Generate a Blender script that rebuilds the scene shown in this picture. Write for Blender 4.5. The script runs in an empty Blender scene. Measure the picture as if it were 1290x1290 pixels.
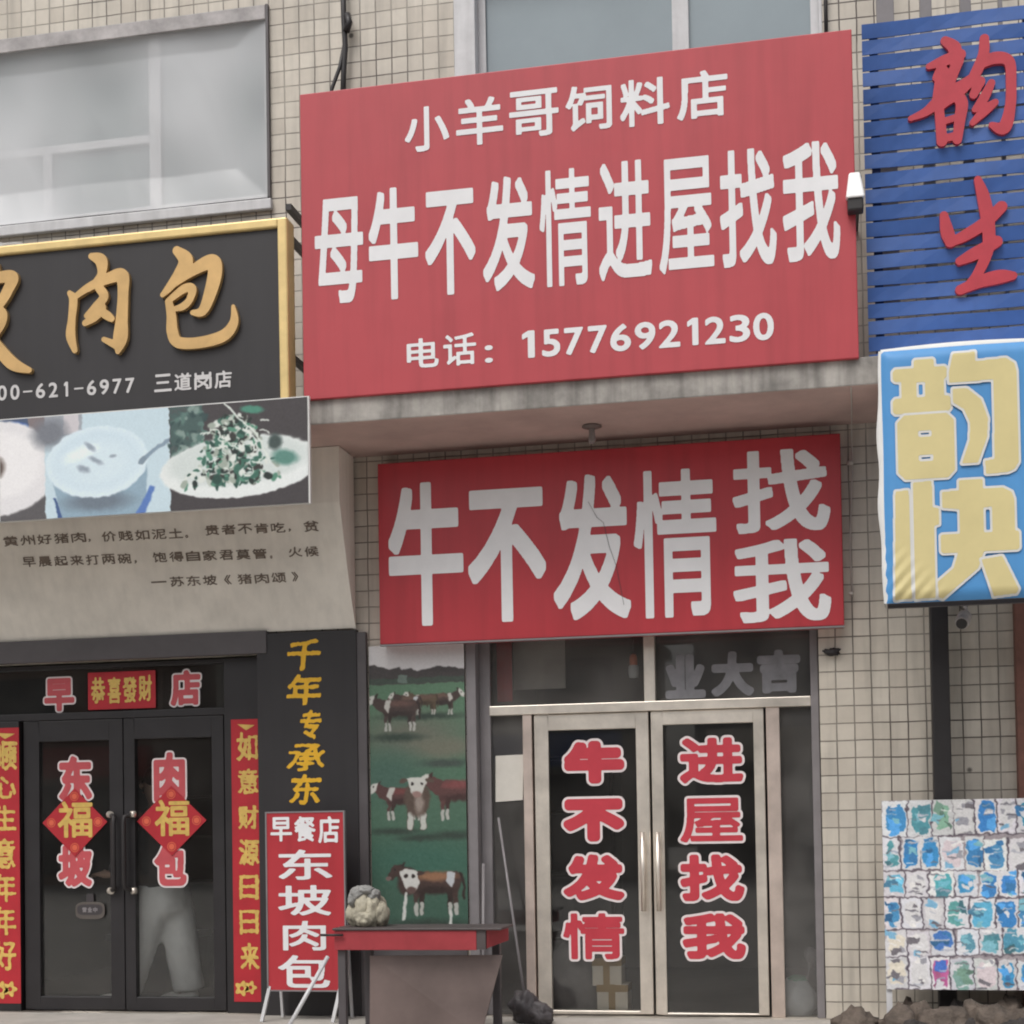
import bpy, bmesh, math, random
import numpy as np
from mathutils import Vector, Matrix, noise as mnoise
random.seed(7); rng = np.random.default_rng(7)
SC = bpy.context.scene
COL = SC.collection
# ------------------------------------------------------------------ camera
F, CX, CYP, D, ZC = 1900.0, 645.0, 987.4, 10.0, 1.42
YAW, PITCH, ROLL = 0.2017, 0.0256, -0.01665
_f = Vector((-math.sin(YAW)*math.cos(PITCH), math.cos(YAW)*math.cos(PITCH), math.sin(PITCH)))
_r = Vector((math.cos(YAW), math.sin(YAW), 0)); _u = _r.cross(_f)
_r2 = _r*math.cos(ROLL)+_u*math.sin(ROLL); _u2 = -_r*math.sin(ROLL)+_u*math.cos(ROLL)
cam = bpy.data.cameras.new('camera'); camo = bpy.data.objects.new('camera', cam); COL.objects.link(camo)
M = Matrix(((_r2.x, _u2.x, -_f.x, 0), (_r2.y, _u2.y, -_f.y, -D), (_r2.z, _u2.z, -_f.z, ZC), (0, 0, 0, 1)))
camo.matrix_world = M
cam.sensor_width = 36; cam.lens = 36*F/1290; cam.shift_y = (CYP-645)/1290; cam.clip_end = 500
SC.camera = camo
# ------------------------------------------------------------------ light
w = bpy.data.worlds.new('World'); SC.world = w; w.use_nodes = True
nt = w.node_tree; bg = nt.nodes['Background']
sky = nt.nodes.new('ShaderNodeTexSky'); sky.sky_type = 'NISHITA'; sky.sun_disc = False
SUN_EL, SUN_AZ = math.radians(57), math.radians(200)
sky.sun_elevation = SUN_EL; sky.sun_rotation = SUN_AZ
sky.dust_density = 6.0; sky.air_density = 1.0; sky.ozone_density = 1.0
hs = nt.nodes.new('ShaderNodeHueSaturation'); hs.inputs['Saturation'].default_value = 0.25
nt.links.new(sky.outputs[0], hs.inputs['Color']); nt.links.new(hs.outputs[0], bg.inputs[0])
bg.inputs[1].default_value = 0.13
sl = bpy.data.lights.new('sun', 'SUN'); sl.energy = 0.9; sl.angle = math.radians(25); sl.color = (1, .96, .91)
so = bpy.data.objects.new('sun', sl); COL.objects.link(so)
sd = Vector((math.sin(SUN_AZ)*math.cos(SUN_EL), math.cos(SUN_AZ)*math.cos(SUN_EL), math.sin(SUN_EL)))
so.rotation_euler = sd.to_track_quat('Z', 'Y').to_euler(); so.location = (0, -12, 20)
SC.view_settings.view_transform = 'Standard'; SC.view_settings.look = 'None'
SC.view_settings.exposure = 0.02; SC.view_settings.gamma = 1.0
SC.render.engine = 'CYCLES'; SC.cycles.max_bounces = 8; SC.cycles.transparent_max_bounces = 12
SC.cycles.filter_width = 2.0

# ------------------------------------------------------------------ helpers
def W(px, py, Y):
    """the point on the plane y=Y (metres, wall face at 0) seen at photo pixel px,py"""
    d = _r2*((px-CX)/F) - _u2*((py-CYP)/F) + _f
    t = (D+Y)/d.y
    return Vector((d.x*t, Y, ZC+d.z*t))
def R(x0, y0, x1, y1, Y):
    xm, ym = (x0+x1)/2, (y0+y1)/2
    return W(x0, ym, Y).x, W(x1, ym, Y).x, W(xm, y1, Y).z, W(xm, y0, Y).z      # X0 X1 Z0 Z1
def lin(c):
    c = c/255.0
    return c/12.92 if c <= .04045 else ((c+.055)/1.055)**2.4
def S(r, g, b, k=1.25):
    return tuple(min(.92, lin(v)*k) for v in (r, g, b))
MATS = {}
def mat(name, col, rough=.6, var=.12, scale=6.0, bump=0.0, metal=0.0, spec=.5, streak=0.0, coat=0.0, bscale=None):
    if name in MATS: return MATS[name]
    m = bpy.data.materials.new(name); m.use_nodes = True; MATS[name] = m
    t = m.node_tree; n = t.nodes; l = t.links; b = n['Principled BSDF']
    b.inputs['Roughness'].default_value = rough; b.inputs['Metallic'].default_value = metal
    b.inputs['Specular IOR Level'].default_value = spec; b.inputs['Coat Weight'].default_value = coat
    tc = n.new('ShaderNodeTexCoord')
    nz = n.new('ShaderNodeTexNoise'); nz.inputs['Scale'].default_value = scale; nz.inputs['Detail'].default_value = 8
    nz.inputs['Roughness'].default_value = .65
    l.new(tc.outputs['Object'], nz.inputs['Vector'])
    mr = n.new('ShaderNodeMapRange'); mr.inputs[1].default_value = .3; mr.inputs[2].default_value = .7
    mr.inputs[3].default_value = 1-var; mr.inputs[4].default_value = 1+var*.6
    l.new(nz.outputs['Fac'], mr.inputs[0])
    val = mr.outputs[0]
    if streak:
        mp = n.new('ShaderNodeMapping'); mp.inputs['Scale'].default_value = (9, 9, .7)
        l.new(tc.outputs['Object'], mp.inputs[0])
        n2 = n.new('ShaderNodeTexNoise'); n2.inputs['Scale'].default_value = 1.5; n2.inputs['Detail'].default_value = 6
        l.new(mp.outputs[0], n2.inputs['Vector'])
        m2 = n.new('ShaderNodeMapRange'); m2.inputs[1].default_value = .42; m2.inputs[2].default_value = .72
        m2.inputs[3].default_value = 1; m2.inputs[4].default_value = 1-streak
        l.new(n2.outputs['Fac'], m2.inputs[0])
        mu = n.new('ShaderNodeMath'); mu.operation = 'MULTIPLY'
        l.new(val, mu.inputs[0]); l.new(m2.outputs[0], mu.inputs[1]); val = mu.outputs[0]
    vm = n.new('ShaderNodeVectorMath'); vm.operation = 'SCALE'; vm.inputs[0].default_value = col[:3]
    l.new(val, vm.inputs['Scale']); l.new(vm.outputs[0], b.inputs['Base Color'])
    r2 = n.new('ShaderNodeMapRange'); r2.inputs[3].default_value = max(.03, rough-.1); r2.inputs[4].default_value = min(1, rough+.1)
    l.new(nz.outputs['Fac'], r2.inputs[0]); l.new(r2.outputs[0], b.inputs['Roughness'])
    if bump:
        n3 = n.new('ShaderNodeTexNoise'); n3.inputs['Scale'].default_value = bscale or scale*3; n3.inputs['Detail'].default_value = 5
        l.new(tc.outputs['Object'], n3.inputs['Vector'])
        bp = n.new('ShaderNodeBump'); bp.inputs['Strength'].default_value = 1; bp.inputs['Distance'].default_value = bump
        l.new(n3.outputs['Fac'], bp.inputs['Height']); l.new(bp.outputs[0], b.inputs['Normal'])
    return m
def glass_mat(name, tint, refl=1.0, dust=0.0):
    m = bpy.data.materials.new(name); m.use_nodes = True; MATS[name] = m
    n = m.node_tree.nodes; l = m.node_tree.links; n.remove(n['Principled BSDF']); out = n['Material Output']
    tr = n.new('ShaderNodeBsdfTransparent'); tr.inputs[0].default_value = (*tint, 1)
    gl = n.new('ShaderNodeBsdfGlossy'); gl.inputs['Roughness'].default_value = .02; gl.inputs[0].default_value = (refl, refl, refl, 1)
    fr = n.new('ShaderNodeFresnel'); fr.inputs[0].default_value = 1.5
    mx = n.new('ShaderNodeMixShader'); l.new(fr.outputs[0], mx.inputs[0]); l.new(tr.outputs[0], mx.inputs[1]); l.new(gl.outputs[0], mx.inputs[2])
    res = mx.outputs[0]
    if dust:
        tc = n.new('ShaderNodeTexCoord'); nz = n.new('ShaderNodeTexNoise'); nz.inputs['Scale'].default_value = 2.2; nz.inputs['Detail'].default_value = 7
        l.new(tc.outputs['Object'], nz.inputs['Vector'])
        mr = n.new('ShaderNodeMapRange'); mr.inputs[1].default_value = .3; mr.inputs[2].default_value = .75; mr.inputs[3].default_value = dust*.4; mr.inputs[4].default_value = dust*1.6
        l.new(nz.outputs['Fac'], mr.inputs[0])
        df = n.new('ShaderNodeBsdfDiffuse'); df.inputs[0].default_value = (.45, .43, .41, 1)
        m2 = n.new('ShaderNodeMixShader'); l.new(mr.outputs[0], m2.inputs[0]); l.new(res, m2.inputs[1]); l.new(df.outputs[0], m2.inputs[2]); res = m2.outputs[0]
    l.new(res, out.inputs[0]); return m

class MB:
    """collects shapes and links them as ONE mesh object"""
    def __init__(s): s.v = []; s.f = []; s.m = []; s.smooth = []
    def add(s, vs, fs, mi=0, smooth=False):
        b = len(s.v); s.v += [tuple(v) for v in vs]
        for f in fs: s.f.append([b+i for i in f]); s.m.append(mi); s.smooth.append(smooth)
    def box(s, x0, x1, y0, y1, z0, z1, mi=0):
        vs = [(x, y, z) for x in (x0, x1) for y in (y0, y1) for z in (z0, z1)]
        s.add(vs, [(0, 1, 3, 2), (4, 6, 7, 5), (0, 4, 5, 1), (2, 3, 7, 6), (0, 2, 6, 4), (1, 5, 7, 3)], mi)
    def bar(s, a, b, t, dpt=None, mi=0):
        """square bar between two points"""
        a, b = Vector(a), Vector(b); d = (b-a).normalized(); dpt = dpt or t
        ref = Vector((0, 1, 0)) if abs(d.y) < .9 else Vector((1, 0, 0))
        p = d.cross(ref).normalized()*t/2; q = d.cross(p).normalized()*dpt/2
        vs = [e+i*p+j*q for e in (a, b) for i, j in ((-1, -1), (1, -1), (1, 1), (-1, 1))]
        s.add(vs, [(0, 1, 2, 3), (7, 6, 5, 4), (0, 4, 5, 1), (1, 5, 6, 2), (2, 6, 7, 3), (3, 7, 4, 0)], mi)
    def tube(s, pts, r, n=10, mi=0):
        pts = [Vector(p) for p in pts]; rs = r if isinstance(r, (list, tuple)) else [r]*len(pts)
        vs = []
        for i, p in enumerate(pts):
            d = (pts[min(i+1, len(pts)-1)]-pts[max(i-1, 0)]).normalized()
            ref = Vector((0, 1, 0)) if abs(d.y) < .9 else Vector((1, 0, 0))
            a = d.cross(ref).normalized(); b = d.cross(a).normalized()
            vs += [p+(a*math.cos(2*math.pi*k/n)+b*math.sin(2*math.pi*k/n))*rs[i] for k in range(n)]
        fs = [(i*n+k, i*n+(k+1) % n, (i+1)*n+(k+1) % n, (i+1)*n+k) for i in range(len(pts)-1) for k in range(n)]
        s.add(vs, fs, mi, True)
        s.add([vs[k] for k in range(n)], [tuple(range(n))], mi); e = (len(pts)-1)*n
        s.add([vs[e+k] for k in range(n)], [tuple(range(n))[::-1]], mi)
    def lathe(s, c, prof, n=24, mi=0, axis='z'):
        vs = []
        for r, h in prof:
            for k in range(n):
                a = 2*math.pi*k/n
                o = (r*math.cos(a), r*math.sin(a), h) if axis == 'z' else (r*math.cos(a), h, r*math.sin(a))
                vs.append(Vector(c)+Vector(o))
        s.add(vs, [(i*n+k, i*n+(k+1) % n, (i+1)*n+(k+1) % n, (i+1)*n+k) for i in range(len(prof)-1) for k in range(n)], mi, True)
    def prism(s, poly, y0, y1, mi=0):
        """polygon of (x,z) from y0 (front) to y1"""
        n = len(poly); vs = [(x, y0, z) for x, z in poly]+[(x, y1, z) for x, z in poly]
        s.add(vs, [tuple(range(n)), tuple(range(2*n-1, n-1, -1))]+[(i, n+i, n+(i+1) % n, (i+1) % n) for i in range(n)], mi)
    def blob(s, c, rad, seed=0, amp=.25, freq=1.6, sub=3, mi=0, ridge=0):
        bm = bmesh.new(); bmesh.ops.create_icosphere(bm, subdivisions=sub, radius=1)
        rad = Vector(rad) if not isinstance(rad, (int, float)) else Vector((rad,)*3)
        vs = []
        for v in bm.verts:
            k = 1+amp*mnoise.fractal(v.co*freq+Vector((seed*7.3, seed*3.1, seed)), 1.0, 2.0, 4)
            if ridge: k -= ridge*abs(mnoise.noise(v.co*2.6+Vector((seed, 4.1, seed*2.0))))-ridge*.3
            vs.append(Vector(c)+Vector((v.co.x*rad.x, v.co.y*rad.y, v.co.z*rad.z))*k)
        s.add(vs, [tuple(v.index for v in f.verts) for f in bm.faces], mi, True); bm.free()
    def build(s, name, mats, parent=None, bevel=0.0, warp=None):
        me = bpy.data.meshes.new(name)
        vs = [warp(*v) for v in s.v] if warp else s.v
        me.from_pydata(vs, [], s.f); me.update()
        for m in (mats if isinstance(mats, (list, tuple)) else [mats]): me.materials.append(m)
        me.polygons.foreach_set('material_index', s.m); me.polygons.foreach_set('use_smooth', s.smooth)
        bm = bmesh.new(); bm.from_mesh(me); bmesh.ops.remove_doubles(bm, verts=bm.verts, dist=1e-6)
        bmesh.ops.recalc_face_normals(bm, faces=bm.faces) if len(bm.faces) < 60000 else None
        bm.to_mesh(me); bm.free()
        o = bpy.data.objects.new(name, me); COL.objects.link(o)
        if parent: attach(o, parent)
        if bevel:
            b = o.modifiers.new('bevel', 'BEVEL'); b.width = bevel; b.segments = 2; b.limit_method = 'ANGLE'; b.harden_normals = False
        return o
def attach(o, parent):
    o.parent = parent; o.matrix_parent_inverse = Matrix.Translation(parent_world(parent)).inverted()
def parent_world(p):
    t = Vector((0, 0, 0))
    if p.type == 'EMPTY': t = p.location.copy()
    return t
def thing(name, label, cat, loc=(0, 0, 0), group=None):
    o = bpy.data.objects.new(name, None); COL.objects.link(o); o.location = loc; o.empty_display_size = .1
    o['label'] = label; o['category'] = cat
    if group: o['group'] = group
    return o
def tag(o, label, cat, group=None):
    o['label'] = label; o['category'] = cat
    if group: o['group'] = group
    return o
def struct(o): o['kind'] = 'structure'; return o

# ------------------------------------------------------------------ lettering
_tri = {}
def glyph_tris(ch):
    if ch in _tri: return _tri[ch]
    if ch == '1':
        _tri[ch] = (np.array([(.52, 0), (1, 0), (1, 1), (.52, 1), (.0, .88), (.0, .74), (.52, .86)]), np.array([(0, 1, 2), (0, 2, 3), (3, 4, 5), (3, 5, 6)])); return _tri[ch]
    cu = bpy.data.curves.new('glyph', 'FONT'); cu.body = ch; cu.size = 1; cu.resolution_u = 6
    o = bpy.data.objects.new('glyph', cu); COL.objects.link(o)
    dg = bpy.context.evaluated_depsgraph_get(); dg.update()
    me = bpy.data.meshes.new_from_object(o.evaluated_get(dg)); me.calc_loop_triangles()
    P = np.array([v.co[:2] for v in me.vertices]); T = np.array([t.vertices[:] for t in me.loop_triangles])
    bpy.data.objects.remove(o); bpy.data.curves.remove(cu); bpy.data.meshes.remove(me)
    _tri[ch] = (P-P.min(0))/np.maximum(P.max(0)-P.min(0), 1e-6), T
    return _tri[ch]
def edt(mask):
    ny, nx = mask.shape; big = 1e4
    g = np.where(mask, 0.0, big)
    for j in range(1, ny): g[j] = np.minimum(g[j], g[j-1]+1)
    for j in range(ny-2, -1, -1): g[j] = np.minimum(g[j], g[j+1]+1)
    k = np.arange(nx); dd = (k[:, None]-k[None, :])**2
    out = np.empty_like(g); g2 = g*g
    for j in range(ny): out[j] = (g2[j][None, :]+dd).min(1)
    return np.sqrt(out)
def blur(a, n=1):
    for _ in range(n):
        p = np.pad(a, ((1, 1), (1, 1))+((0, 0),)*(a.ndim-2), mode='edge')
        a = (p[:-2, 1:-1]+p[2:, 1:-1]+2*p[1:-1, 1:-1])/4
        p = np.pad(a, ((1, 1), (1, 1))+((0, 0),)*(a.ndim-2), mode='edge')
        a = (p[1:-1, :-2]+p[1:-1, 2:]+2*p[1:-1, 1:-1])/4
    return a
_sdf = {}
def glyph_sdf(ch, w_, h_, fit, res):
    """signed distance (metres, + inside) of a character scaled to w_ x h_ less the margin fit"""
    key = (ch, round(w_, 3), round(h_, 3), round(fit, 4), res)
    if key in _sdf: return _sdf[key]
    P, T = glyph_tris(ch)
    iw, ih = max(w_-2*fit, w_*.3), max(h_-2*fit, h_*.3)
    if ch in '一—1': iw = w_-2*fit; ih = h_-2*fit
    c = max(w_, h_)/res; pad = fit+3*c
    nx, ny = int((iw+2*pad)/c)+1, int((ih+2*pad)/c)+1
    Q = P*np.array([iw, ih])+pad
    X, Yg = np.meshgrid((np.arange(nx)+.5)*c, (np.arange(ny)+.5)*c); mask = np.zeros((ny, nx), bool)
    for t in T:
        a, b, d = Q[t[0]], Q[t[1]], Q[t[2]]
        lo = np.maximum(((np.minimum(np.minimum(a, b), d))/c-1).astype(int), 0); hi = ((np.maximum(np.maximum(a, b), d))/c+1).astype(int)
        sx, sy = slice(lo[0], hi[0]+1), slice(lo[1], hi[1]+1); x, y = X[sy, sx], Yg[sy, sx]
        e1 = (b[0]-a[0])*(y-a[1])-(b[1]-a[1])*(x-a[0]); e2 = (d[0]-b[0])*(y-b[1])-(d[1]-b[1])*(x-b[0]); e3 = (a[0]-d[0])*(y-d[1])-(a[1]-d[1])*(x-d[0])
        mask[sy, sx] |= ((e1 >= 0) & (e2 >= 0) & (e3 >= 0)) | ((e1 <= 0) & (e2 <= 0) & (e3 <= 0))
    sdf = np.where(mask, edt(~mask)-.5, -(edt(mask)-.5))*c
    _sdf[key] = (blur(sdf), c, pad-fit)
    return _sdf[key]
def glyph_em(ch, d, res):
    """field in the unit box: character thickened by d (fractions of its box) with square corners"""
    key = (ch, d, res, 'em')
    if key in _sdf: return _sdf[key]
    P, T = glyph_tris(ch); pad = .05; n = int(res*(1+2*pad)); c = (1+2*pad)/n
    Q = P*(1-2*d)+d+pad; X, Yg = np.meshgrid((np.arange(n)+.5)*c, (np.arange(n)+.5)*c); mask = np.zeros((n, n), bool)
    for t in T:
        a, b, e = Q[t[0]], Q[t[1]], Q[t[2]]
        lo = np.maximum(((np.minimum(np.minimum(a, b), e))/c-1).astype(int), 0); hi = ((np.maximum(np.maximum(a, b), e))/c+1).astype(int)
        sx, sy = slice(lo[0], hi[0]+1), slice(lo[1], hi[1]+1); x, y = X[sy, sx], Yg[sy, sx]
        e1 = (b[0]-a[0])*(y-a[1])-(b[1]-a[1])*(x-a[0]); e2 = (e[0]-b[0])*(y-b[1])-(e[1]-b[1])*(x-b[0]); e3 = (a[0]-e[0])*(y-e[1])-(a[1]-e[1])*(x-e[0])
        mask[sy, sx] |= ((e1 >= 0) & (e2 >= 0) & (e3 >= 0)) | ((e1 <= 0) & (e2 <= 0) & (e3 <= 0))
    K = int(d/c)+5; dist = np.full((n, n), K+1.0); dist[mask] = -.5; cur = mask.copy()
    # mean of the square (L-inf) and round distance keeps corners crisp and diagonals even
    for k in range(1, K+1):
        p = np.pad(cur, 1); nw = p[:-2, :-2] | p[:-2, 1:-1] | p[:-2, 2:] | p[1:-1, :-2] | p[1:-1, 2:] | p[2:, :-2] | p[2:, 1:-1] | p[2:, 2:] | cur
        dist[nw & ~cur] = k-.5; cur = nw
    rd = edt(mask)-.5; dist = np.where(mask, -(edt(~mask)-.5), .75*dist+.25*np.minimum(rd, K+1))
    _sdf[key] = (blur(d/c-dist)*c, c, pad); return _sdf[key]
MAXRUN = 400
def iso(Fd, c, step=2):
    """filled polygons of Fd>0; returns polys and boundary segments, in metres"""
    G = Fd[::step, ::step]; c = c*step; ny, nx = G.shape; polys, segs = [], []
    ins = G > 0
    cnt = ins[:-1, :-1].astype(int)+ins[1:, :-1]+ins[:-1, 1:]+ins[1:, 1:]
    for j in range(ny-1):
        row = cnt[j]; done = 0
        for i in np.nonzero(row)[0]:
            if row[i] == 4:
                if i < done: continue
                e = i
                while e < nx-1 and row[e] == 4 and e-i < MAXRUN: e += 1
                polys.append([(i*c, j*c), (e*c, j*c), (e*c, (j+1)*c), (i*c, (j+1)*c)]); done = e
            else:
                cs = [(i, j), (i+1, j), (i+1, j+1), (i, j+1)]; pl = []; ex = []
                for k in range(4):
                    a, b = cs[k], cs[(k+1) % 4]; va, vb = G[a[1], a[0]], G[b[1], b[0]]
                    if va > 0: pl.append((a[0]*c, a[1]*c))
                    if (va > 0) != (vb > 0):
                        t = va/(va-vb); p = ((a[0]+(b[0]-a[0])*t)*c, (a[1]+(b[1]-a[1])*t)*c); pl.append(p); ex.append((p, va > 0))
                if len(pl) >= 3: polys.append(pl)
                for k in range(len(ex)):
                    if ex[k][1]: segs.append((ex[k][0], ex[(k+1) % len(ex)][0]))
    return polys, segs
def put_field(mb, Fd, c, x0, z0, f, mi=0, depth=0.0, step=2, lift=0.0):
    polys, segs = iso(Fd, c, step)
    for pl in polys: mb.add([f(x0+a, z0+b, lift) for a, b in pl], [tuple(range(len(pl)))], mi)
    if depth:
        for a, b in segs:
            mb.add([f(x0+a[0], z0+a[1], lift), f(x0+b[0], z0+b[1], lift), f(x0+b[0], z0+b[1], lift-depth), f(x0+a[0], z0+a[1], lift-depth)], [(0, 1, 2, 3)], mi)
def flat(Y): return lambda x, z, lift: (x, Y-lift, z)
def char(mb, ch, box, f, d, fit=None, mi=0, res=110, depth=0.0, lift=.003, step=2, wob=0.0, skew=0.0):
    """one character filling box (X0,X1,Z0,Z1); d = how far its strokes are thickened"""
    x0, x1, z0, z1 = box; fit = d if fit is None else fit
    s, c, off = glyph_sdf(ch, x1-x0, z1-z0, fit, res)
    Fd = s+d
    if wob:
        ny, nx = s.shape; a = blur(rng.normal(size=(ny, nx)), 9); a /= a.std()+1e-9; Fd = Fd+a*wob
    # grid origin: glyph box starts at pad in field coordinates
    if skew:
        g = f; xm = x0; zc = (z0+z1)/2
        f = lambda x, z, l: g(x+(z-zc)*skew, z, l)
    put_field(mb, Fd, c, x0-off, z0-off, f, mi, depth, step, lift)
def char_em(mb, ch, box, f, d, mi=0, res=130, lift=.003, step=1):
    Fd, c, pad = glyph_em(ch, d, res); x0, x1, z0, z1 = box; w_, h_ = x1-x0, z1-z0
    put_field(mb, Fd, c, -pad, -pad, lambda u, v, l: f(x0+u*w_, z0+v*h_, l), mi, 0, step, lift)
def chars_em(parent, items, Y, d, material, res=130, name='character', f=None):
    """each big character a part of its own"""
    for it in items:
        m = MB(); char_em(m, it[0], R(*it[1:5], Y), f or flat(Y), it[5] if len(it) > 5 else d, res=res); m.build(name, material, parent)
def text_px(mb, items, Y, d, mi=0, f=None, **k):
    """items: (char, x0,y0,x1,y1[,d]) in photo pixels on plane Y; d in photo pixels"""
    for it in items:
        dd = (it[5] if len(it) > 5 else d)
        px = (D+Y)/F*1.02
        char(mb, it[0], R(*it[1:5], Y), f or flat(Y), dd*px, mi=mi, **k)
def strokes(mb, sts, box, f, mi=0, depth=0.0, res=120, lift=.003, step=1):
    """brush strokes [(u,v,w),...] u right v down in 0..1, w half width in box widths"""
    x0, x1, z0, z1 = box; w_, h_ = x1-x0, z1-z0; c = max(w_, h_)/res; pad = .15*w_
    nx, ny = int((w_+2*pad)/c), int((h_+2*pad)/c)
    X, Z = np.meshgrid(np.arange(nx)*c-pad, np.arange(ny)*c-pad); Fd = np.full(X.shape, -1e3)
    for st in sts:
        p = np.array([(u*w_, (1-v)*h_, r*w_) for u, v, r in st]); q = []
        for i in range(len(p)-1):
            a, b, cc, dd = p[max(i-1, 0)], p[i], p[i+1], p[min(i+2, len(p)-1)]
            for t in np.linspace(0, 1, 9)[:-1]:
                q.append(.5*((2*b)+(-a+cc)*t+(2*a-5*b+4*cc-dd)*t*t+(-a+3*b-3*cc+dd)*t**3))
        q.append(p[-1]); q = np.array(q)
        for a, b in zip(q[:-1], q[1:]):
            ab = b[:2]-a[:2]; L = max((ab**2).sum(), 1e-12)
            t = np.clip(((X-a[0])*ab[0]+(Z-a[1])*ab[1])/L, 0, 1)
            dist = np.hypot(X-a[0]-t*ab[0], Z-a[1]-t*ab[1])
            Fd = np.maximum(Fd, a[2]+(b[2]-a[2])*t-dist)
    put_field(mb, Fd, c, x0-pad, z0-pad, f, mi, depth, step, lift)

def poly_field(polys, holes, bx, res=220):
    """polygons in picture units (v down) inside bx=(u0,v0,u1,v1) -> signed distance in picture units, grid cell"""
    u0, v0, u1, v1 = bx; pad = (u1-u0)*.08; c = max(u1-u0, v1-v0)/res
    X, Y = np.meshgrid(np.arange(u0-pad, u1+pad, c), np.arange(v1+pad, v0-pad, -c))
    def inside(pts):
        m = np.zeros(X.shape, bool); n = len(pts)
        for i in range(n):
            (xa, ya), (xb, yb) = pts[i], pts[(i+1) % n]
            if ya == yb: continue
            m ^= ((ya > Y) != (yb > Y)) & (X < (xb-xa)*(Y-ya)/(yb-ya)+xa)
        return m
    m = np.zeros(X.shape, bool)
    for p in polys: m |= inside(p)
    for h in holes: m &= ~inside(h)
    return blur(np.where(m, edt(~m)-.5, -(edt(m)-.5))*c, 2), c, pad
# ------------------------------------------------------------------ printed pictures (vertex coloured sheets)
class Canvas:
    def __init__(s, x0, y0, x1, y1, k=2.0):
        s.x0, s.y0, s.x1, s.y1, s.k = x0, y0, x1, y1, k
        s.nx, s.ny = int((x1-x0)*k)+1, int((y1-y0)*k)+1
        s.X, s.Y = np.meshgrid(np.linspace(x0, x1, s.nx), np.linspace(y0, y1, s.ny))
        s.a = np.zeros((s.ny, s.nx, 3))
    def mix(s, m, col):
        m = np.clip(m, 0, 1)[..., None]; s.a = s.a*(1-m)+np.array(col)*m
    def rect(s, x0, y0, x1, y1, col): s.mix(((s.X >= x0) & (s.X <= x1) & (s.Y >= y0) & (s.Y <= y1))*1.0, col)
    def ell(s, cx, cy, rx, ry, col, rot=0, soft=.12):
        c, sn = math.cos(rot), math.sin(rot); u = ((s.X-cx)*c+(s.Y-cy)*sn)/rx; v = (-(s.X-cx)*sn+(s.Y-cy)*c)/ry
        s.mix((1-np.hypot(u, v))/soft+.5, col)
    def poly(s, pts, col, soft=1):
        m = np.zeros(s.X.shape, bool); n = len(pts)
        for i in range(n):
            (xa, ya), (xb, yb) = pts[i], pts[(i+1) % n]
            if ya == yb: continue
            cnd = ((ya > s.Y) != (yb > s.Y)) & (s.X < (xb-xa)*(s.Y-ya)/(yb-ya)+xa); m ^= cnd
        s.mix(blur(m*1.0, soft), col)
    def line(s, pts, wd, col):
        for (xa, ya), (xb, yb) in zip(pts[:-1], pts[1:]):
            L = max((xb-xa)**2+(yb-ya)**2, 1e-9); t = np.clip(((s.X-xa)*(xb-xa)+(s.Y-ya)*(yb-ya))/L, 0, 1)
            s.mix((wd/2-np.hypot(s.X-xa-t*(xb-xa), s.Y-ya-t*(yb-ya)))+.5, col)
    def noise(s, amp, n=2):
        a = blur(rng.normal(size=(s.ny, s.nx)), n); a = a/(a.std()+1e-9)*amp; s.a = s.a+a[..., None]
    def warp(s, amp, n=6):
        d = [blur(rng.normal(size=(s.ny, s.nx)), n) for _ in (0, 1)]; d = [v_/(v_.std()+1e-9)*amp*s.k for v_ in d]
        j, i = np.mgrid[0:s.ny, 0:s.nx]; s.a = s.a[np.clip((j+d[0]).round().astype(int), 0, s.ny-1), np.clip((i+d[1]).round().astype(int), 0, s.nx-1)]
    def sheet(s, name, box, Y, material, parent, wave=0.0, gain=1.25, yfun=None):
        X0, X1, Z0, Z1 = box; nx, ny = s.nx, s.ny
        xs = np.linspace(X0, X1, nx); zs = np.linspace(Z1, Z0, ny); XX, ZZ = np.meshgrid(xs, zs)
        wv = blur(rng.normal(size=(ny, nx)), 25); wv = wv/(wv.std()+1e-9)*wave
        YY = (Y-wv) if yfun is None else yfun(XX, ZZ)-wv
        V = np.stack([XX, YY, ZZ], -1).reshape(-1, 3)
        idx = np.arange(nx*ny).reshape(ny, nx)
        Fs = np.stack([idx[:-1, :-1], idx[1:, :-1], idx[1:, 1:], idx[:-1, 1:]], -1).reshape(-1, 4)
        me = bpy.data.meshes.new(name); me.from_pydata(V.tolist(), [], Fs.tolist()); me.update()
        c = np.clip(s.a, 0, 255)/255; c = np.where(c <= .04045, c/12.92, ((c+.055)/1.055)**2.4)*gain
        at = me.color_attributes.new('print', 'FLOAT_COLOR', 'POINT')
        at.data.foreach_set('color', np.concatenate([np.clip(c, 0, .9), np.ones((ny, nx, 1))], -1).reshape(-1).astype(np.float32))
        me.polygons.foreach_set('use_smooth', [True]*len(me.polygons))
        me.materials.append(material); o = bpy.data.objects.new(name, me); COL.objects.link(o)
        if parent: attach(o, parent)
        return o
def print_mat(name, rough=.45):
    m = bpy.data.materials.new(name); m.use_nodes = True; n = m.node_tree.nodes; l = m.node_tree.links
    a = n.new('ShaderNodeVertexColor'); a.layer_name = 'print'; b = n['Principled BSDF']
    l.new(a.outputs[0], b.inputs['Base Color']); b.inputs['Roughness'].default_value = rough
    return m
PRINT = print_mat('printed_vinyl'); PRINT_MATT = print_mat('printed_paper', .7)

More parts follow.
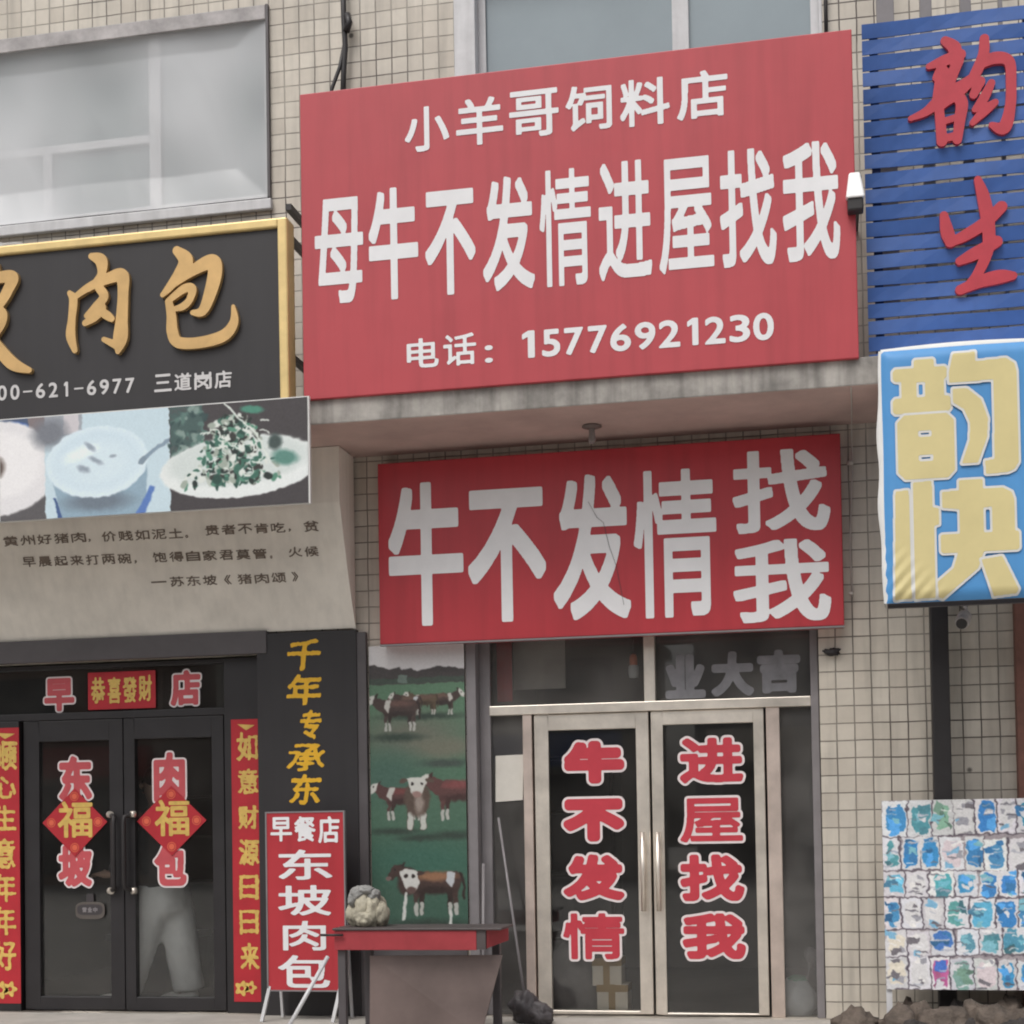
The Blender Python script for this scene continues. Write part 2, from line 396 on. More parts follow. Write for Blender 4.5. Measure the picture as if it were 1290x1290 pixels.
# ------------------------------------------------------------------ materials
def tile_mat(name, colA, colB, grout, size=.1125, gw=.045, ox=0, oz=0):
    m = bpy.data.materials.new(name); m.use_nodes = True; n = m.node_tree.nodes; l = m.node_tree.links; b = n['Principled BSDF']
    tc = n.new('ShaderNodeTexCoord'); sp = n.new('ShaderNodeSeparateXYZ'); l.new(tc.outputs['Object'], sp.inputs[0])
    dn = n.new('ShaderNodeTexNoise'); dn.inputs['Scale'].default_value = 2.4; dn.inputs['Detail'].default_value = 3; l.new(tc.outputs['Object'], dn.inputs['Vector'])
    def math_(op, a, bb=None, c=None):
        k = n.new('ShaderNodeMath'); k.operation = op
        for i, v in enumerate((a, bb, c)):
            if v is None: continue
            if isinstance(v, (int, float)): k.inputs[i].default_value = v
            else: l.new(v, k.inputs[i])
        return k.outputs[0]
    ad = math_('ADD', sp.outputs[0], sp.outputs[1])
    wob = math_('MULTIPLY', math_('SUBTRACT', dn.outputs['Fac'], .5), .016)
    cb = n.new('ShaderNodeCombineXYZ'); l.new(math_('ADD', math_('ADD', ad, wob), ox+40*size), cb.inputs[0]); l.new(math_('ADD', math_('ADD', sp.outputs[2], wob), oz+40*size), cb.inputs[1])
    br = n.new('ShaderNodeTexBrick'); br.offset = 0; br.squash = 1
    br.inputs['Scale'].default_value = 1; br.inputs['Brick Width'].default_value = size; br.inputs['Row Height'].default_value = size
    br.inputs['Mortar Size'].default_value = size*gw; br.inputs['Mortar Smooth'].default_value = .45; br.inputs['Bias'].default_value = 0
    br.inputs['Color1'].default_value = (*colA, 1); br.inputs['Color2'].default_value = (*colB, 1); br.inputs['Mortar'].default_value = (*colA, 1)
    l.new(cb.outputs[0], br.inputs['Vector'])
    st = n.new('ShaderNodeTexNoise'); st.inputs['Scale'].default_value = .9; st.inputs['Detail'].default_value = 9; st.inputs['Roughness'].default_value = .7
    l.new(tc.outputs['Object'], st.inputs['Vector'])
    mr = n.new('ShaderNodeMapRange'); mr.inputs[1].default_value = .3; mr.inputs[2].default_value = .7; mr.inputs[3].default_value = .74; mr.inputs[4].default_value = 1.1
    l.new(st.outputs['Fac'], mr.inputs[0])
    # chips: small dark specks
    ch = n.new('ShaderNodeTexVoronoi'); ch.inputs['Scale'].default_value = 2.3; ch.inputs['Randomness'].default_value = 1; l.new(tc.outputs['Object'], ch.inputs['Vector'])
    cm = n.new('ShaderNodeMapRange'); cm.inputs[1].default_value = .03; cm.inputs[2].default_value = .055; cm.inputs[3].default_value = .25; cm.inputs[4].default_value = 1; l.new(ch.outputs['Distance'], cm.inputs[0])
    vm = n.new('ShaderNodeVectorMath'); vm.operation = 'SCALE'; gn = n.new('ShaderNodeTexNoise'); gn.inputs['Scale'].default_value = 1.3; gn.inputs['Detail'].default_value = 6; l.new(tc.outputs['Object'], gn.inputs['Vector'])
    gm = n.new('ShaderNodeMapRange'); gm.inputs[1].default_value = .32; gm.inputs[2].default_value = .66; gm.inputs[3].default_value = .3; gm.inputs[4].default_value = 1.0; l.new(gn.outputs['Fac'], gm.inputs[0])
    gx = n.new('ShaderNodeMix'); gx.data_type = 'RGBA'; l.new(math_('MULTIPLY', br.outputs['Fac'], gm.outputs[0]), gx.inputs[0]); l.new(br.outputs['Color'], gx.inputs[6]); gx.inputs[7].default_value = (*grout, 1)
    l.new(gx.outputs[2], vm.inputs[0])
    mpz = n.new('ShaderNodeMapping'); mpz.inputs['Scale'].default_value = (6, 6, .45); l.new(tc.outputs['Object'], mpz.inputs[0])
    nzz = n.new('ShaderNodeTexNoise'); nzz.inputs['Scale'].default_value = 1.6; nzz.inputs['Detail'].default_value = 7; l.new(mpz.outputs[0], nzz.inputs['Vector'])
    mzz = n.new('ShaderNodeMapRange'); mzz.inputs[1].default_value = .48; mzz.inputs[2].default_value = .75; mzz.inputs[3].default_value = 1; mzz.inputs[4].default_value = .72; l.new(nzz.outputs['Fac'], mzz.inputs[0])
    l.new(math_('MULTIPLY', math_('MULTIPLY', mr.outputs[0], cm.outputs[0]), mzz.outputs[0]), vm.inputs['Scale']); l.new(vm.outputs[0], b.inputs['Base Color'])
    b.inputs['Roughness'].default_value = .42
    bp = n.new('ShaderNodeBump'); bp.invert = True; bp.inputs['Distance'].default_value = .004; l.new(br.outputs['Fac'], bp.inputs['Height']); l.new(bp.outputs[0], b.inputs['Normal'])
    return m
m_tile = tile_mat('wall_tile', S(197, 190, 178), S(184, 176, 164), S(84, 76, 71), gw=.044)
m_conc = mat('canopy_concrete', S(150, 146, 141), .85, .5, 3.5, .004, streak=.45)
m_soffit = mat('soffit_plaster', S(172, 150, 143), .9, .18, 2.5, .003)
m_red = mat('red_vinyl', S(168, 62, 69, 1.2), .42, .06, 1.6, .007, streak=.13, bscale=1.2)
m_red2 = mat('red_vinyl_low', S(162, 46, 54, 1.25), .4, .08, 1.6, .007, streak=.13, bscale=1.4)
m_white = mat('white_lettering', S(216, 216, 218, 1.16), .5, .06, 5)
m_steel = mat('stainless_steel', (.86, .79, .70), .34, .2, 4, .0015, metal=.72, bscale=2.0)
m_steel_p = mat('pinkish_steel', (.76, .64, .57), .38, .2, 4, .001, metal=.7)
m_dgrey = mat('dark_aluminium', S(84, 80, 82, 1.1), .45, .15, 5)
m_grey = mat('grey_aluminium', S(126, 122, 124, 1.1), .45, .15, 5)
m_black = mat('black_panel', S(44, 42, 44, 1.1), .5, .12, 3, streak=.12)
m_blackf = mat('black_frame', S(42, 40, 42, 1.1), .42, .15, 5)
m_gold = mat('gold_trim', (.75, .56, .25), .38, .15, 6, metal=.35, spec=.6)
m_goldch = mat('gold_character', (.62, .40, .17), .36, .18, 5, metal=.45)
m_yel = mat('yellow_lettering', S(214, 166, 40, 1.25), .5, .12, 12)
m_goldpr = mat('gold_print', S(205, 172, 92, 1.2), .5, .2, 22)
m_paperred = mat('red_paper', S(165, 34, 44, 1.25), .6, .12, 9)
m_decred = mat('red_decal', S(176, 54, 66, 1.25), .45, .1, 6)
m_decwht = mat('white_decal', S(214, 204, 204, 1.2), .5, .08, 8)
m_wframe = mat('white_window_frame', S(196, 196, 198, 1.2), .5, .14, 5, streak=.15)
m_ivory = mat('fascia_panel_paint', S(212, 207, 198, 1.28), .6, .12, 2.2, streak=.1)
m_ink = mat('brown_ink', S(112, 100, 90, 1.15), .6, .2, 12)
m_blue = mat('blue_slat_paint', S(52, 86, 148, 1.3), .45, .14, 5, .0015, streak=.1)
m_calred = mat('red_raised_letter', S(172, 52, 64, 1.2), .45, .12, 8)
m_sky = mat('light_blue_fabric', S(72, 134, 188, 1.28), .5, .07, 3, streak=.05)
m_byel = mat('pale_yellow_print', S(200, 187, 136, 1.2), .5, .06, 4)
m_bwht = mat('white_print', S(206, 206, 204, 1.15), .5, .06, 4)
m_rubber = mat('black_rubber', S(44, 41, 42, 1), .5, .2, 9)
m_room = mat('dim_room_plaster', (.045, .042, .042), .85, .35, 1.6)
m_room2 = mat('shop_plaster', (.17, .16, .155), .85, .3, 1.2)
m_shelf = mat('dark_shelf', (.06, .05, .045), .6, .3, 5)
m_glass = glass_mat('shop_glass', (.93, .94, .935), 1.1, .03)
m_glassd = glass_mat('dusty_glass', (.92, .93, .93), 1.1, .15)
m_upglass = mat('grey_blue_glass', S(134, 146, 152, 1.2), .12, .1, .8, spec=.7)
m_asph = mat('dusty_bounce_road', (.42, .40, .37), .9, .25, 1.2, .006, bscale=60)  # unseen road kept pale so it bounces light onto fascia and soffit
m_pave = mat('step_stone', S(158, 154, 148), .8, .2, 4, .002)
m_film = None

# ------------------------------------------------------------------ ground
mb = MB(); mb.add([(-60, -70, -.06), (60, -70, -.06), (60, 40, -.06), (-60, 40, -.06)], [(0, 1, 2, 3)])
struct(mb.build('street', m_asph))
ZP = .11
mb = MB(); mb.box(-14, 6, -2.4, .0, -.055, ZP)
struct(mb.build('pavement', m_pave, bevel=.015))

# ------------------------------------------------------------------ building
bld = thing('shop_building', 'long cream tiled shop building with concrete canopy and two glazed shopfronts', 'building', (-2.5, 0, 0))
BX0, BX1, BZ1 = -10.0, 4.2, 7.6
zsof = 3.97
hole_win = (lambda a, b: (a[0], a[1], a[2], b))(R(-330, 22, 341, 285, 0), (W(5, 50, 0).z+W(335, 9, 0).z)/2)
hole_up = R(572, -75, 1036, 165, 0)
hl = R(-60, 832, 330, 1285, 0); hole_left = (hl[0], hl[1], ZP, hl[3])
hr = R(590, 806, 1036, 1285, 0); hole_right = (hr[0], hr[1], ZP, hr[3]+.12)
HOLES = [hole_win, hole_up, hole_left, hole_right]
def wall_with_holes(mb, x0, x1, z0, z1, holes, y0, y1):
    xs = sorted({x0, x1, *[h[0] for h in holes], *[h[1] for h in holes]}); zs = sorted({z0, z1, *[h[2] for h in holes], *[h[3] for h in holes]})
    inside = lambda x, z: any(h[0] < x < h[1] and h[2] < z < h[3] for h in holes)
    for i in range(len(xs)-1):
        for j in range(len(zs)-1):
            a, b, c, d = xs[i], xs[i+1], zs[j], zs[j+1]
            if inside((a+b)/2, (c+d)/2): continue
            mb.add([(a, y0, c), (b, y0, c), (b, y0, d), (a, y0, d)], [(0, 1, 2, 3)])
            mb.add([(a, y1, c), (b, y1, c), (b, y1, d), (a, y1, d)], [(3, 2, 1, 0)])
    for h in holes+[(x0, x1, z0, z1)]:
        a, b, c, d = h
        for p, q in (((a, c), (b, c)), ((b, c), (b, d)), ((b, d), (a, d)), ((a, d), (a, c))):
            mb.add([(p[0], y0, p[1]), (q[0], y0, q[1]), (q[0], y1, q[1]), (p[0], y1, p[1])], [(0, 1, 2, 3)])
mb = MB(); wall_with_holes(mb, BX0, BX1, -.05, BZ1, HOLES, 0, .24)
mb.build('tiled_wall', m_tile, bld)
mb = MB(); mb.box(BX0, BX0+.24, .2405, 6, -.05, BZ1-.3); mb.box(BX1-.24, BX1, .2405, 6, -.05, BZ1-.3); mb.box(BX0+.2401, BX1-.2401, 5.76, 5.999, -.05, BZ1-.3)
mb.build('rear_wall', m_ivory, bld)
mb = MB(); mb.box(BX0+.001, BX1-.001, .241, 6.1, BZ1-.2999, BZ1-.1); mb.build('roof', m_conc, bld)
# canopy slab
cx0, cx1 = BX0+.3, W(1113, 470, -.9).x
mb = MB(); mb.box(cx0, cx1, -.9, -.001, zsof, zsof+.17, 0); cs = mb.build('canopy_slab', [m_conc, m_soffit], bld, bevel=.008)
for p in cs.data.polygons:
    if p.normal.z < -.5: p.material_index = 1
# rooms behind the shopfronts
def room(x0, x1, z1, yb, name='room', m_=None):
    z0 = ZP
    mb = MB(); t = .06
    mb.box(x0-t, x1+t, yb, yb+t, z0, z1); mb.box(x0-t, x0, .242, yb-.001, z0, z1); mb.box(x1, x1+t, .242, yb-.001, z0, z1)
    mb.box(x0-t, x1+t, .242, yb+t, z1+.001, z1+t); mb.box(x0-t, x1+t, .242, yb+t, z0-t, z0-.001)
    mb.build(name, m_ or m_room, bld)
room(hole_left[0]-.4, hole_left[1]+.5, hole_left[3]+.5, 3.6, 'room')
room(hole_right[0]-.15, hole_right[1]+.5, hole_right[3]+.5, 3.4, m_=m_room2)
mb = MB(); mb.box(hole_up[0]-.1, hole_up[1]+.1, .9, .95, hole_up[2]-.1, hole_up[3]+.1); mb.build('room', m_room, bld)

# --- upper window
def frame_rect(mb, x0, x1, z0, z1, t, y0, y1, tb=None, tt=None):
    tb = t if tb is None else tb; tt = t if tt is None else tt
    mb.box(x0, x0+t, y0, y1, z0, z1); mb.box(x1-t, x1, y0, y1, z0, z1)
    mb.box(x0+t, x1-t, y0, y1, z0, z0+tb); mb.box(x0+t, x1-t, y0, y1, z1-tt, z1)
x0, x1, z0, z1 = hole_up
mb = MB(); mb.box(x0+.001, x0+.15, -.012, .2, z0, z1); mb.box(x0+.15, x1-.001, -.006, .2, z1-.06, z1-.001); mb.box(x1-.02, x1-.001, -.006, .2, z0, z1-.06)
mb.box(x0+.15, x1-.02, -.006, .2, z0, z0+.06)
win = mb.build('window', m_wframe, bld, bevel=.004)
xi0, xi1 = x0+.15, x1-.02; xm0, xm1, _, _ = R(847, 0, 868, 60, .12)
mb = MB(); frame_rect(mb, xi0, xi1, z0+.06, z1-.06, .05, .09, .15); mb.box(xm0, xm1, .085, .155, z0+.11, z1-.11); mb.build('sash', m_wframe, win, bevel=.004)
mb = MB(); mb.box(xi0+.05, xm0, .118, .126, z0+.11, z1-.11); mb.build('pane', m_upglass, win)
mb = MB(); mb.box(xm1, xi1-.05, .118, .126, z0+.11, z1-.11); mb.build('pane', m_upglass, win)

# --- left window under plastic
x0, x1, z0, z1 = hole_win
mb = MB(); frame_rect(mb, x0+.001, x1-.001, z0+.001, z1-.001, .07, .08, .16)
xv = W(197, 100, .12).x; xv2 = W(63, 240, .12).x; zh = W(80, 190, .12).z; xv3 = W(20, 100, .12).x-1.0
mb.box(xv-.045, xv+.045, .085, .155, z0+.07, z1-.07); mb.box(x0+.07, xv-.045, .085, .155, zh-.03, zh+.03)
mb.box(xv2-.035, xv2+.035, .085, .155, z0+.07, zh-.03); mb.box(xv3-.035, xv3+.035, .085, .155, zh+.03, z1-.07)
lw = mb.build('window', m_wframe, bld, bevel=.004)
mb = MB(); mb.box(x0+.07, x1-.07, .118, .126, z0+.07, z1-.07); mb.build('pane', mat('greenish_pane', S(104, 120, 120, 1.1), .15, .1, .8), lw)

# ------------------------------------------------------------------ right shopfront (steel)
YD = .12
def RX(px, py=1000, Y=YD): return W(px, py, Y).x
def RZ(py, px=820, Y=YD): return W(px, py, Y).z
sf = MB()
zt0, zt1 = RZ(896), RZ(884)                    # transom bar
xL, xR = RX(606), RX(1034)
ztop = hole_right[3]-.02
sf.box(RX(620), RX(1024), YD-.05, YD+.05, zt0, zt1)
xp0, xp1 = RX(812, 850), RX(826, 850)
sf.box(xp0, xp1, YD-.045, YD+.045, zt1, ztop)
sf.build('transom_bar', m_steel, bld, bevel=.004)
for a_, b_ in ((661, 672.5), (967, 984)): mb = MB(); mb.box(RX(a_), RX(b_), YD-.04, YD+.04, ZP, zt0); mb.build('door_post', m_steel_p, bld, bevel=.004)
mb = MB(); mb.box(hole_right[0]+.001, hole_right[0]+.07, -.012, .2, ZP, ztop); mb.box(hole_right[0]+.0705, RX(620), YD-.03, YD+.05, ZP, ztop); mb.box(RX(1024), RX(1034), YD-.05, YD+.06, ZP, ztop)
mb.box(RX(620), xp0, YD-.03, YD+.05, ztop-.03, ztop); mb.box(xp1, RX(1024), YD-.03, YD+.05, ztop-.03, ztop)
mb.build('jamb', m_grey, bld, bevel=.004)
def leaf(pxl, pxr, gl, gr, gt, gb, hx, chars):
    x0, x1 = RX(pxl), RX(pxr); z0, z1 = ZP+.012, zt0-.004
    a, b, c, d = RX(gl), RX(gr), RZ(gb), RZ(gt)
    m = MB(); y0, y1 = YD-.03, YD+.03
    m.box(x0, a, y0, y1, z0, z1); m.box(b, x1, y0, y1, z0, z1); m.box(a, b, y0, y1, d, z1); m.box(a, b, y0, y1, z0, c)
    door = m.build('shop_door', m_steel, bld, bevel=.005)
    m = MB(); m.box(a, b, YD-.004, YD+.004, c, d); pane = m.build('pane', m_glass, door)
    # handle
    h = RX(hx); hz0, hz1 = RZ(1147), RZ(1048); m = MB()
    m.tube([(h, YD-.085, hz0), (h, YD-.085, hz1)], .016, 12)
    for z in (hz0+.07, hz1-.07): m.tube([(h, YD-.085, z), (h, YD-.028, z)], .01, 8)
    m.build('handle', m_steel, door)
    # white-edged red lettering on the glass
    f = flat(YD-.004); px = (D+YD)/F; fat = dict(牛=5.2, 不=5.2, 发=3.5, 情=1.5, 进=2.8, 屋=1.6, 找=3.0, 我=3.0)
    for ch, bx in chars:
        m = MB(); box = R(*bx, YD); q = fat[ch]
        char(m, ch, box, f, (q+3)*px, fit=(q+3)*px, mi=1, lift=.002, res=150)
        char(m, ch, box, f, q*px, fit=(q+3)*px, mi=0, lift=.004, res=150)
        m.build('character', [m_decred, m_decwht], door)
    return door
leaf(675, 819, 692, 803, 917, 1273, 810, [('牛', (708, 930, 790, 990)), ('不', (707, 1003, 790, 1063)), ('发', (707, 1073, 790, 1137)), ('情', (707, 1147, 790, 1211))])
leaf(822, 964, 836, 951, 914, 1275, 829, [('进', (853, 926, 940, 989)), ('屋', (854, 1002, 939, 1064)), ('找', (854, 1073, 941, 1138)), ('我', (857, 1147, 943, 1211))])
# transom and side lights
mb = MB(); mb.box(RX(620), xp0, YD+.002, YD+.01, zt1, ztop-.03); tl = mb.build('transom_window', m_glassd, bld)
mb = MB(); mb.box(xp1, RX(1024), YD+.002, YD+.01, zt1, ztop-.03); tr = mb.build('transom_window', m_glassd, bld)
m = MB(); px = (D+YD)/F
for ch, bx in (('业', (838, 824, 889, 880)), ('大', (896, 820, 950, 877)), ('吉', (954, 818, 1009, 873))):
    m = MB(); char(m, ch, R(*bx, YD), flat(YD), 3.4*px, lift=.001); m.build('character', mat('faded_grey_decal', S(122, 122, 126, 1.2), .6, .3, 7), tr)
mb = MB(); mb.box(RX(620), RX(661), YD+.002, YD+.01, ZP, zt0); mb.build('side_window', m_glassd, bld)
mb = MB(); mb.box(RX(984), RX(1024), YD+.002, YD+.01, ZP, zt0); mb.build('side_window', m_glassd, bld)

# ------------------------------------------------------------------ left shopfront (black)
YL = .1
def LX(px, py=1050): return W(px, py, YL).x
def LZ(py, px=150): return W(px, py, YL).z
ltop = hole_left[3]-.012
zb0, zb1 = LZ(905), LZ(896)
mb = MB()
mb.box(hole_left[0]+.01, LX(288), YL-.03, YL+.04, zb0, zb1)
mb.box(LX(288), hole_left[1]-.002, YL-.06, YL+.06, ZP, ltop); mb.box(hole_left[0]+.002, LX(30), YL-.06, YL+.06, ZP, zb0-.002)
mb.box(hole_left[0]+.01, LX(288), YL-.04, YL+.05, ltop-.03, ltop)
mb.build('door_frame', m_blackf, bld, bevel=.004)
mb = MB(); mb.box(hole_left[0]+.01, LX(288), YL+.002, YL+.01, zb1, ltop-.03); ltw = mb.build('transom_window', m_glass, bld)
def lleaf(pl, pr, gl, gr, hx, sgn):
    x0, x1, a, b = LX(pl), LX(pr), LX(gl), LX(gr); z0, z1 = ZP+.012, zb0-.004; c, d = LZ(1255), LZ(932)
    m = MB(); y0, y1 = YL-.03, YL+.03
    m.box(x0, a, y0, y1, z0, z1); m.box(b, x1, y0, y1, z0, z1); m.box(a, b, y0, y1, d, z1); m.box(a, b, y0, y1, z0, c)
    dr = m.build('shop_door', m_blackf, bld, bevel=.005)
    m = MB(); m.box(a, b, YL-.004, YL+.004, c, d); m.build('pane', m_glass, dr)
    h = LX(hx); hz0, hz1 = LZ(1122), LZ(1026); m = MB()
    m.tube([(h, YL-.03, hz0), (h+sgn*.05, YL-.08, hz0+.02), (h+sgn*.05, YL-.09, hz0+.06), (h+sgn*.05, YL-.09, hz1-.06), (h+sgn*.05, YL-.08, hz1-.02), (h, YL-.03, hz1)], .017, 12)
    hd = m.build('handle', m_rubber, dr)
    for z in (hz0, hz1): m = MB(); m.tube([(h-sgn*.012, YL-.03, z), (h+sgn*.012, YL-.055, z)], .024, 12); m.build('handle_mount', m_steel, hd)
    return dr
dl = lleaf(33, 158, 52, 141, 142, 1); dr2 = lleaf(159, 285, 172, 270, 171, -1)
px = (D+YL)/F
def outlined(parent, chars, do, di, yo=0, dark=m_decred):
    for ch, bx in chars:
        m = MB(); box = R(*bx, YL); char(m, ch, box, flat(YL-.004-yo), do*px, fit=do*px, mi=1, lift=.002); char(m, ch, box, flat(YL-.004-yo), di*px, fit=do*px, mi=0, lift=.0035); m.build('character', [dark, m_decwht], parent)
m_decred2 = mat('faded_red_decal', S(176, 74, 80, 1.3), .5, .12, 8)
outlined(ltw, [('早', (54, 852, 96, 898)), ('店', (213, 842, 255, 891))], 4.4, 2.2, -.006, m_decred2)
outlined(dl, [('东', (73, 950, 119, 1012)), ('坡', (72, 1062, 119, 1119))], 5, 2.6, 0, m_decred2)
outlined(dr2, [('肉', (192, 945, 236, 1012)), ('包', (193, 1062, 238, 1118))], 5, 2.6, 0, m_decred2)
# dark band above the opening
b = R(-60, 803, 336, 831, -.06)
mb = MB(); mb.box(b[0], b[1], -.07, -.001, b[2], b[3]); mb.build('door_canopy_band', m_dgrey, bld, bevel=.004)
# red brown pilaster of the next shop
pz = R(1284, 770, 1360, 1290, -.08)
mb = MB(); mb.box(pz[0], pz[1]+.3, -.1, -.001, ZP, pz[3]+.4); mb.build('pilaster', mat('brown_brick_paint', S(112, 76, 66), .7, .3, 9, .003), bld, bevel=.006)

# ------------------------------------------------------------------ signs
# 1 upper red sign
YU = -.93
r = R(380, 77, 1078, 478, YU)
r = (W(380, 310, YU).x, W(1077.5, 245, YU).x, (W(383, 503, YU).z+W(1083, 452, YU).z)/2, (W(378, 120, YU).z+W(1072, 35, YU).z)/2)
t = thing('shop_sign', 'large red billboard on the concrete canopy with nine tall white characters and a phone number', 'sign', ((r[0]+r[1])/2, YU, r[2]))
mb = MB(); mb.box(r[0], r[1], YU, YU+.035, r[2], r[3]); mb.build('panel', m_red, t, bevel=.006)
mb = MB()
for k in range(6):
    xx = r[0]+.08+(r[1]-r[0]-.16)*k/5; mb.box(xx-.02, xx+.02, YU+.036, YU+.075, r[2]+.02, r[3]-.02); mb.bar((xx, YU+.06, r[3]-.3), (xx, -.01, r[3]-.5), .03)
mb.build('support_frame', m_dgrey, t)
L1 = [('小', 510, 134, 566, 190), ('羊', 575, 123, 634, 182), ('哥', 642, 113, 704, 172), ('饲', 713, 107, 771, 164), ('料', 781, 99, 844, 158), ('店', 853, 89, 917, 149)]
chars_em(t, L1, YU, .019, m_white, 90)
L2 = [('母', 397, 249, 458, 382), ('牛', 465, 236, 527, 377), ('不', 536, 239, 599, 371), ('发', 608, 222, 673, 365), ('情', 680, 212, 745, 360), ('进', 754, 203, 821, 352), ('屋', 830, 198, 899, 343), ('找', 907, 187, 978, 335), ('我', 986, 178, 1058, 328)]
thick = dict(母=.022, 牛=.030, 不=.030, 发=.025, 情=.014, 进=.020, 屋=.016, 找=.022, 我=.022)
chars_em(t, [(*i, thick[i[0]]) for i in L2], YU, .02, m_white, 150)
L3 = [('电', 513, 426, 553, 463), ('话', 559, 420, 600, 460), ('：', 611, 435, 621, 457)]
xs = [(658, 674), (683, 706), (711, 735), (741, 765), (769, 795), (800, 826), (830, 857), (866, 880), (888, 914), (919, 945), (949, 975)]
for ch, (a, bq) in zip('15776921230', xs):
    yb = 451-(a-658)*.077; L3.append((ch, a, yb-34.5, bq, yb, 1.15))
for it in L3: mb = MB(); text_px(mb, [it], YU, .7, res=90); mb.build('character', m_white, t)
# 2 lower red sign
YS = -.17
r = (W(477, 697, YS).x, W(1061, 668, YS).x, (W(478, 812, YS).z+W(1062, 788, YS).z)/2, (W(476, 582, YS).z+W(1060, 548, YS).z)/2)
r = (r[0], r[1], r[2], min(r[3], zsof-.004))
t = thing('shop_sign', 'red sign board tucked under the concrete canopy above the steel glass doors', 'sign', ((r[0]+r[1])/2, YS, r[2]))
mb = MB(); mb.box(r[0], r[1], YS, -.004, r[2], r[3]); mb.build('panel', m_red2, t, bevel=.006)
L = [('牛', 490, 607, 584, 788, .032), ('不', 590, 615, 688, 783, .032), ('发', 697, 597, 794, 780, .026), ('情', 799, 591, 903, 777, .016), ('找', 923, 566, 1046, 670, .026), ('我', 924, 679, 1047, 783, .026)]
chars_em(t, L, YS, .03, m_white, 170)
mb = MB(); cr = [W(x_, y_, YS-.005) for x_, y_ in ((741, 632), (752, 652), (760, 658), (768, 690), (776, 712), (786, 762))]
for a_, b_ in zip(cr[:-1], cr[1:]): mb.bar(a_, b_, .0022, .003)
mb.build('tear', m_dgrey, t)
mb = MB(); mb.box(r[0], r[1], YS-.006, YS+.03, r[2]-.012, r[2]-.001); mb.build('bottom_edge', m_grey, t)
# 3 black sign with gold frame
YG = -.98
gx1 = W(363.5, 385, YG).x; gz1 = (W(360, 271, YG).z+W(0, 313, YG).z)/2; gz0 = W(365, 500, YG).z-.03; gx0 = gx1-3.3
t = thing('shop_sign', 'black shop sign with a gold frame and raised golden characters, left of the red billboard', 'sign', ((gx0+gx1)/2, YG, gz0))
ft = .062
mb = MB(); mb.box(gx0+ft, gx1-ft, YG+.012, YG+.12, gz0+.002, gz1-ft); mb.build('panel', m_black, t)
mb = MB(); mb.box(gx0, gx0+ft, YG-.012, YG+.13, gz0, gz1); mb.box(gx1-ft, gx1, YG-.012, YG+.13, gz0, gz1); mb.box(gx0+ft, gx1-ft, YG-.012, YG+.13, gz1-ft, gz1)
mb.build('frame', m_gold, t, bevel=.012)
for py in (288, 325, 470):
    mb = MB(); zz = W(372, py, -.5).z; mb.box(gx1-.02, gx1+.17, -.5, -.46, zz-.02, zz+.02); mb.box(gx1-.06, gx1-.021, YG+.131, -.003, zz-.02, zz+.02); mb.build('bracket', m_blackf, t)
def sub(pts, bx):  # crop coordinates (3x of photo top-left) to unit box
    return pts
def cal(parent, name, pts_list, px_box, crop_scale, crop_off, Y, material, depth, lift, wmul=1.0):
    X0, Y0, X1, Y1 = px_box; wv = (X1-X0)
    sts = [[((x/crop_scale+crop_off[0]-X0)/wv, (y/crop_scale+crop_off[1]-Y0)/(Y1-Y0), r_*wmul/crop_scale/wv) for x, y, r_ in st] for st in pts_list]
    m = MB(); strokes(m, sts, R(X0, Y0, X1, Y1, Y), flat(Y), depth=depth, lift=lift); return m.build(name, material, parent, bevel=0)
bao = [[(678, 945, 14), (712, 985, 24), (690, 1030, 20), (650, 1080, 14), (622, 1108, 8)],
       [(648, 1082, 10), (730, 1030, 17), (805, 1000, 24), (822, 1030, 24), (808, 1100, 22), (775, 1180, 16), (735, 1185, 8)],
       [(650, 1128, 10), (705, 1092, 14), (735, 1095, 14), (725, 1135, 12), (700, 1158, 12), (668, 1165, 8)],
       [(645, 1135, 12), (655, 1190, 16), (658, 1250, 19), (680, 1292, 18), (760, 1300, 18), (850, 1282, 19), (890, 1235, 15), (888, 1175, 6)]]
rou = [[(272, 1103, 8), (286, 1130, 14), (280, 1200, 13), (275, 1265, 16), (290, 1322, 9)],
       [(356, 972, 10), (392, 992, 20), (394, 1040, 14), (370, 1075, 12), (345, 1095, 9)],
       [(290, 1122, 9), (345, 1088, 13), (425, 1060, 18), (470, 1058, 22), (474, 1120, 18), (468, 1220, 20), (462, 1290, 24), (452, 1340, 8)], [(455, 1320, 14), (400, 1290, 8)],
       [(385, 1095, 14), (402, 1130, 15), (370, 1165, 13), (335, 1195, 8)],
       [(395, 1170, 13), (370, 1200, 14), (330, 1222, 10)], [(385, 1180, 12), (412, 1200, 14), (430, 1215, 10)]]
po = [[(0, 1015, 8), (-2, 1060, 12), (-30, 1100, 12)], [(-110, 1080, 12), (-20, 1065, 16), (55, 1065, 20), (45, 1105, 18), (10, 1160, 16), (-30, 1180, 8)],
      [(-90, 1190, 10), (-10, 1185, 16), (18, 1205, 18), (5, 1255, 14), (-60, 1330, 12), (-120, 1370, 6)], [(-70, 1200, 10), (-20, 1290, 16), (50, 1385, 20), (118, 1420, 9)],
      [(-105, 1085, 12), (-120, 1200, 14), (-160, 1330, 8)], [(-240, 1100, 12), (-170, 1080, 12)], [(-205, 1020, 12), (-205, 1180, 14)], [(-260, 1200, 12), (-205, 1190, 14), (-155, 1165, 8)]]
cal(t, 'golden_character', po, (-90, 335, 42, 482), 3, (0, 0), YG+.012, m_goldch, .032, .032, 1.12)
cal(t, 'golden_character', rou, (88, 320, 166, 452), 3, (0, 0), YG+.012, m_goldch, .032, .032, 1.12)
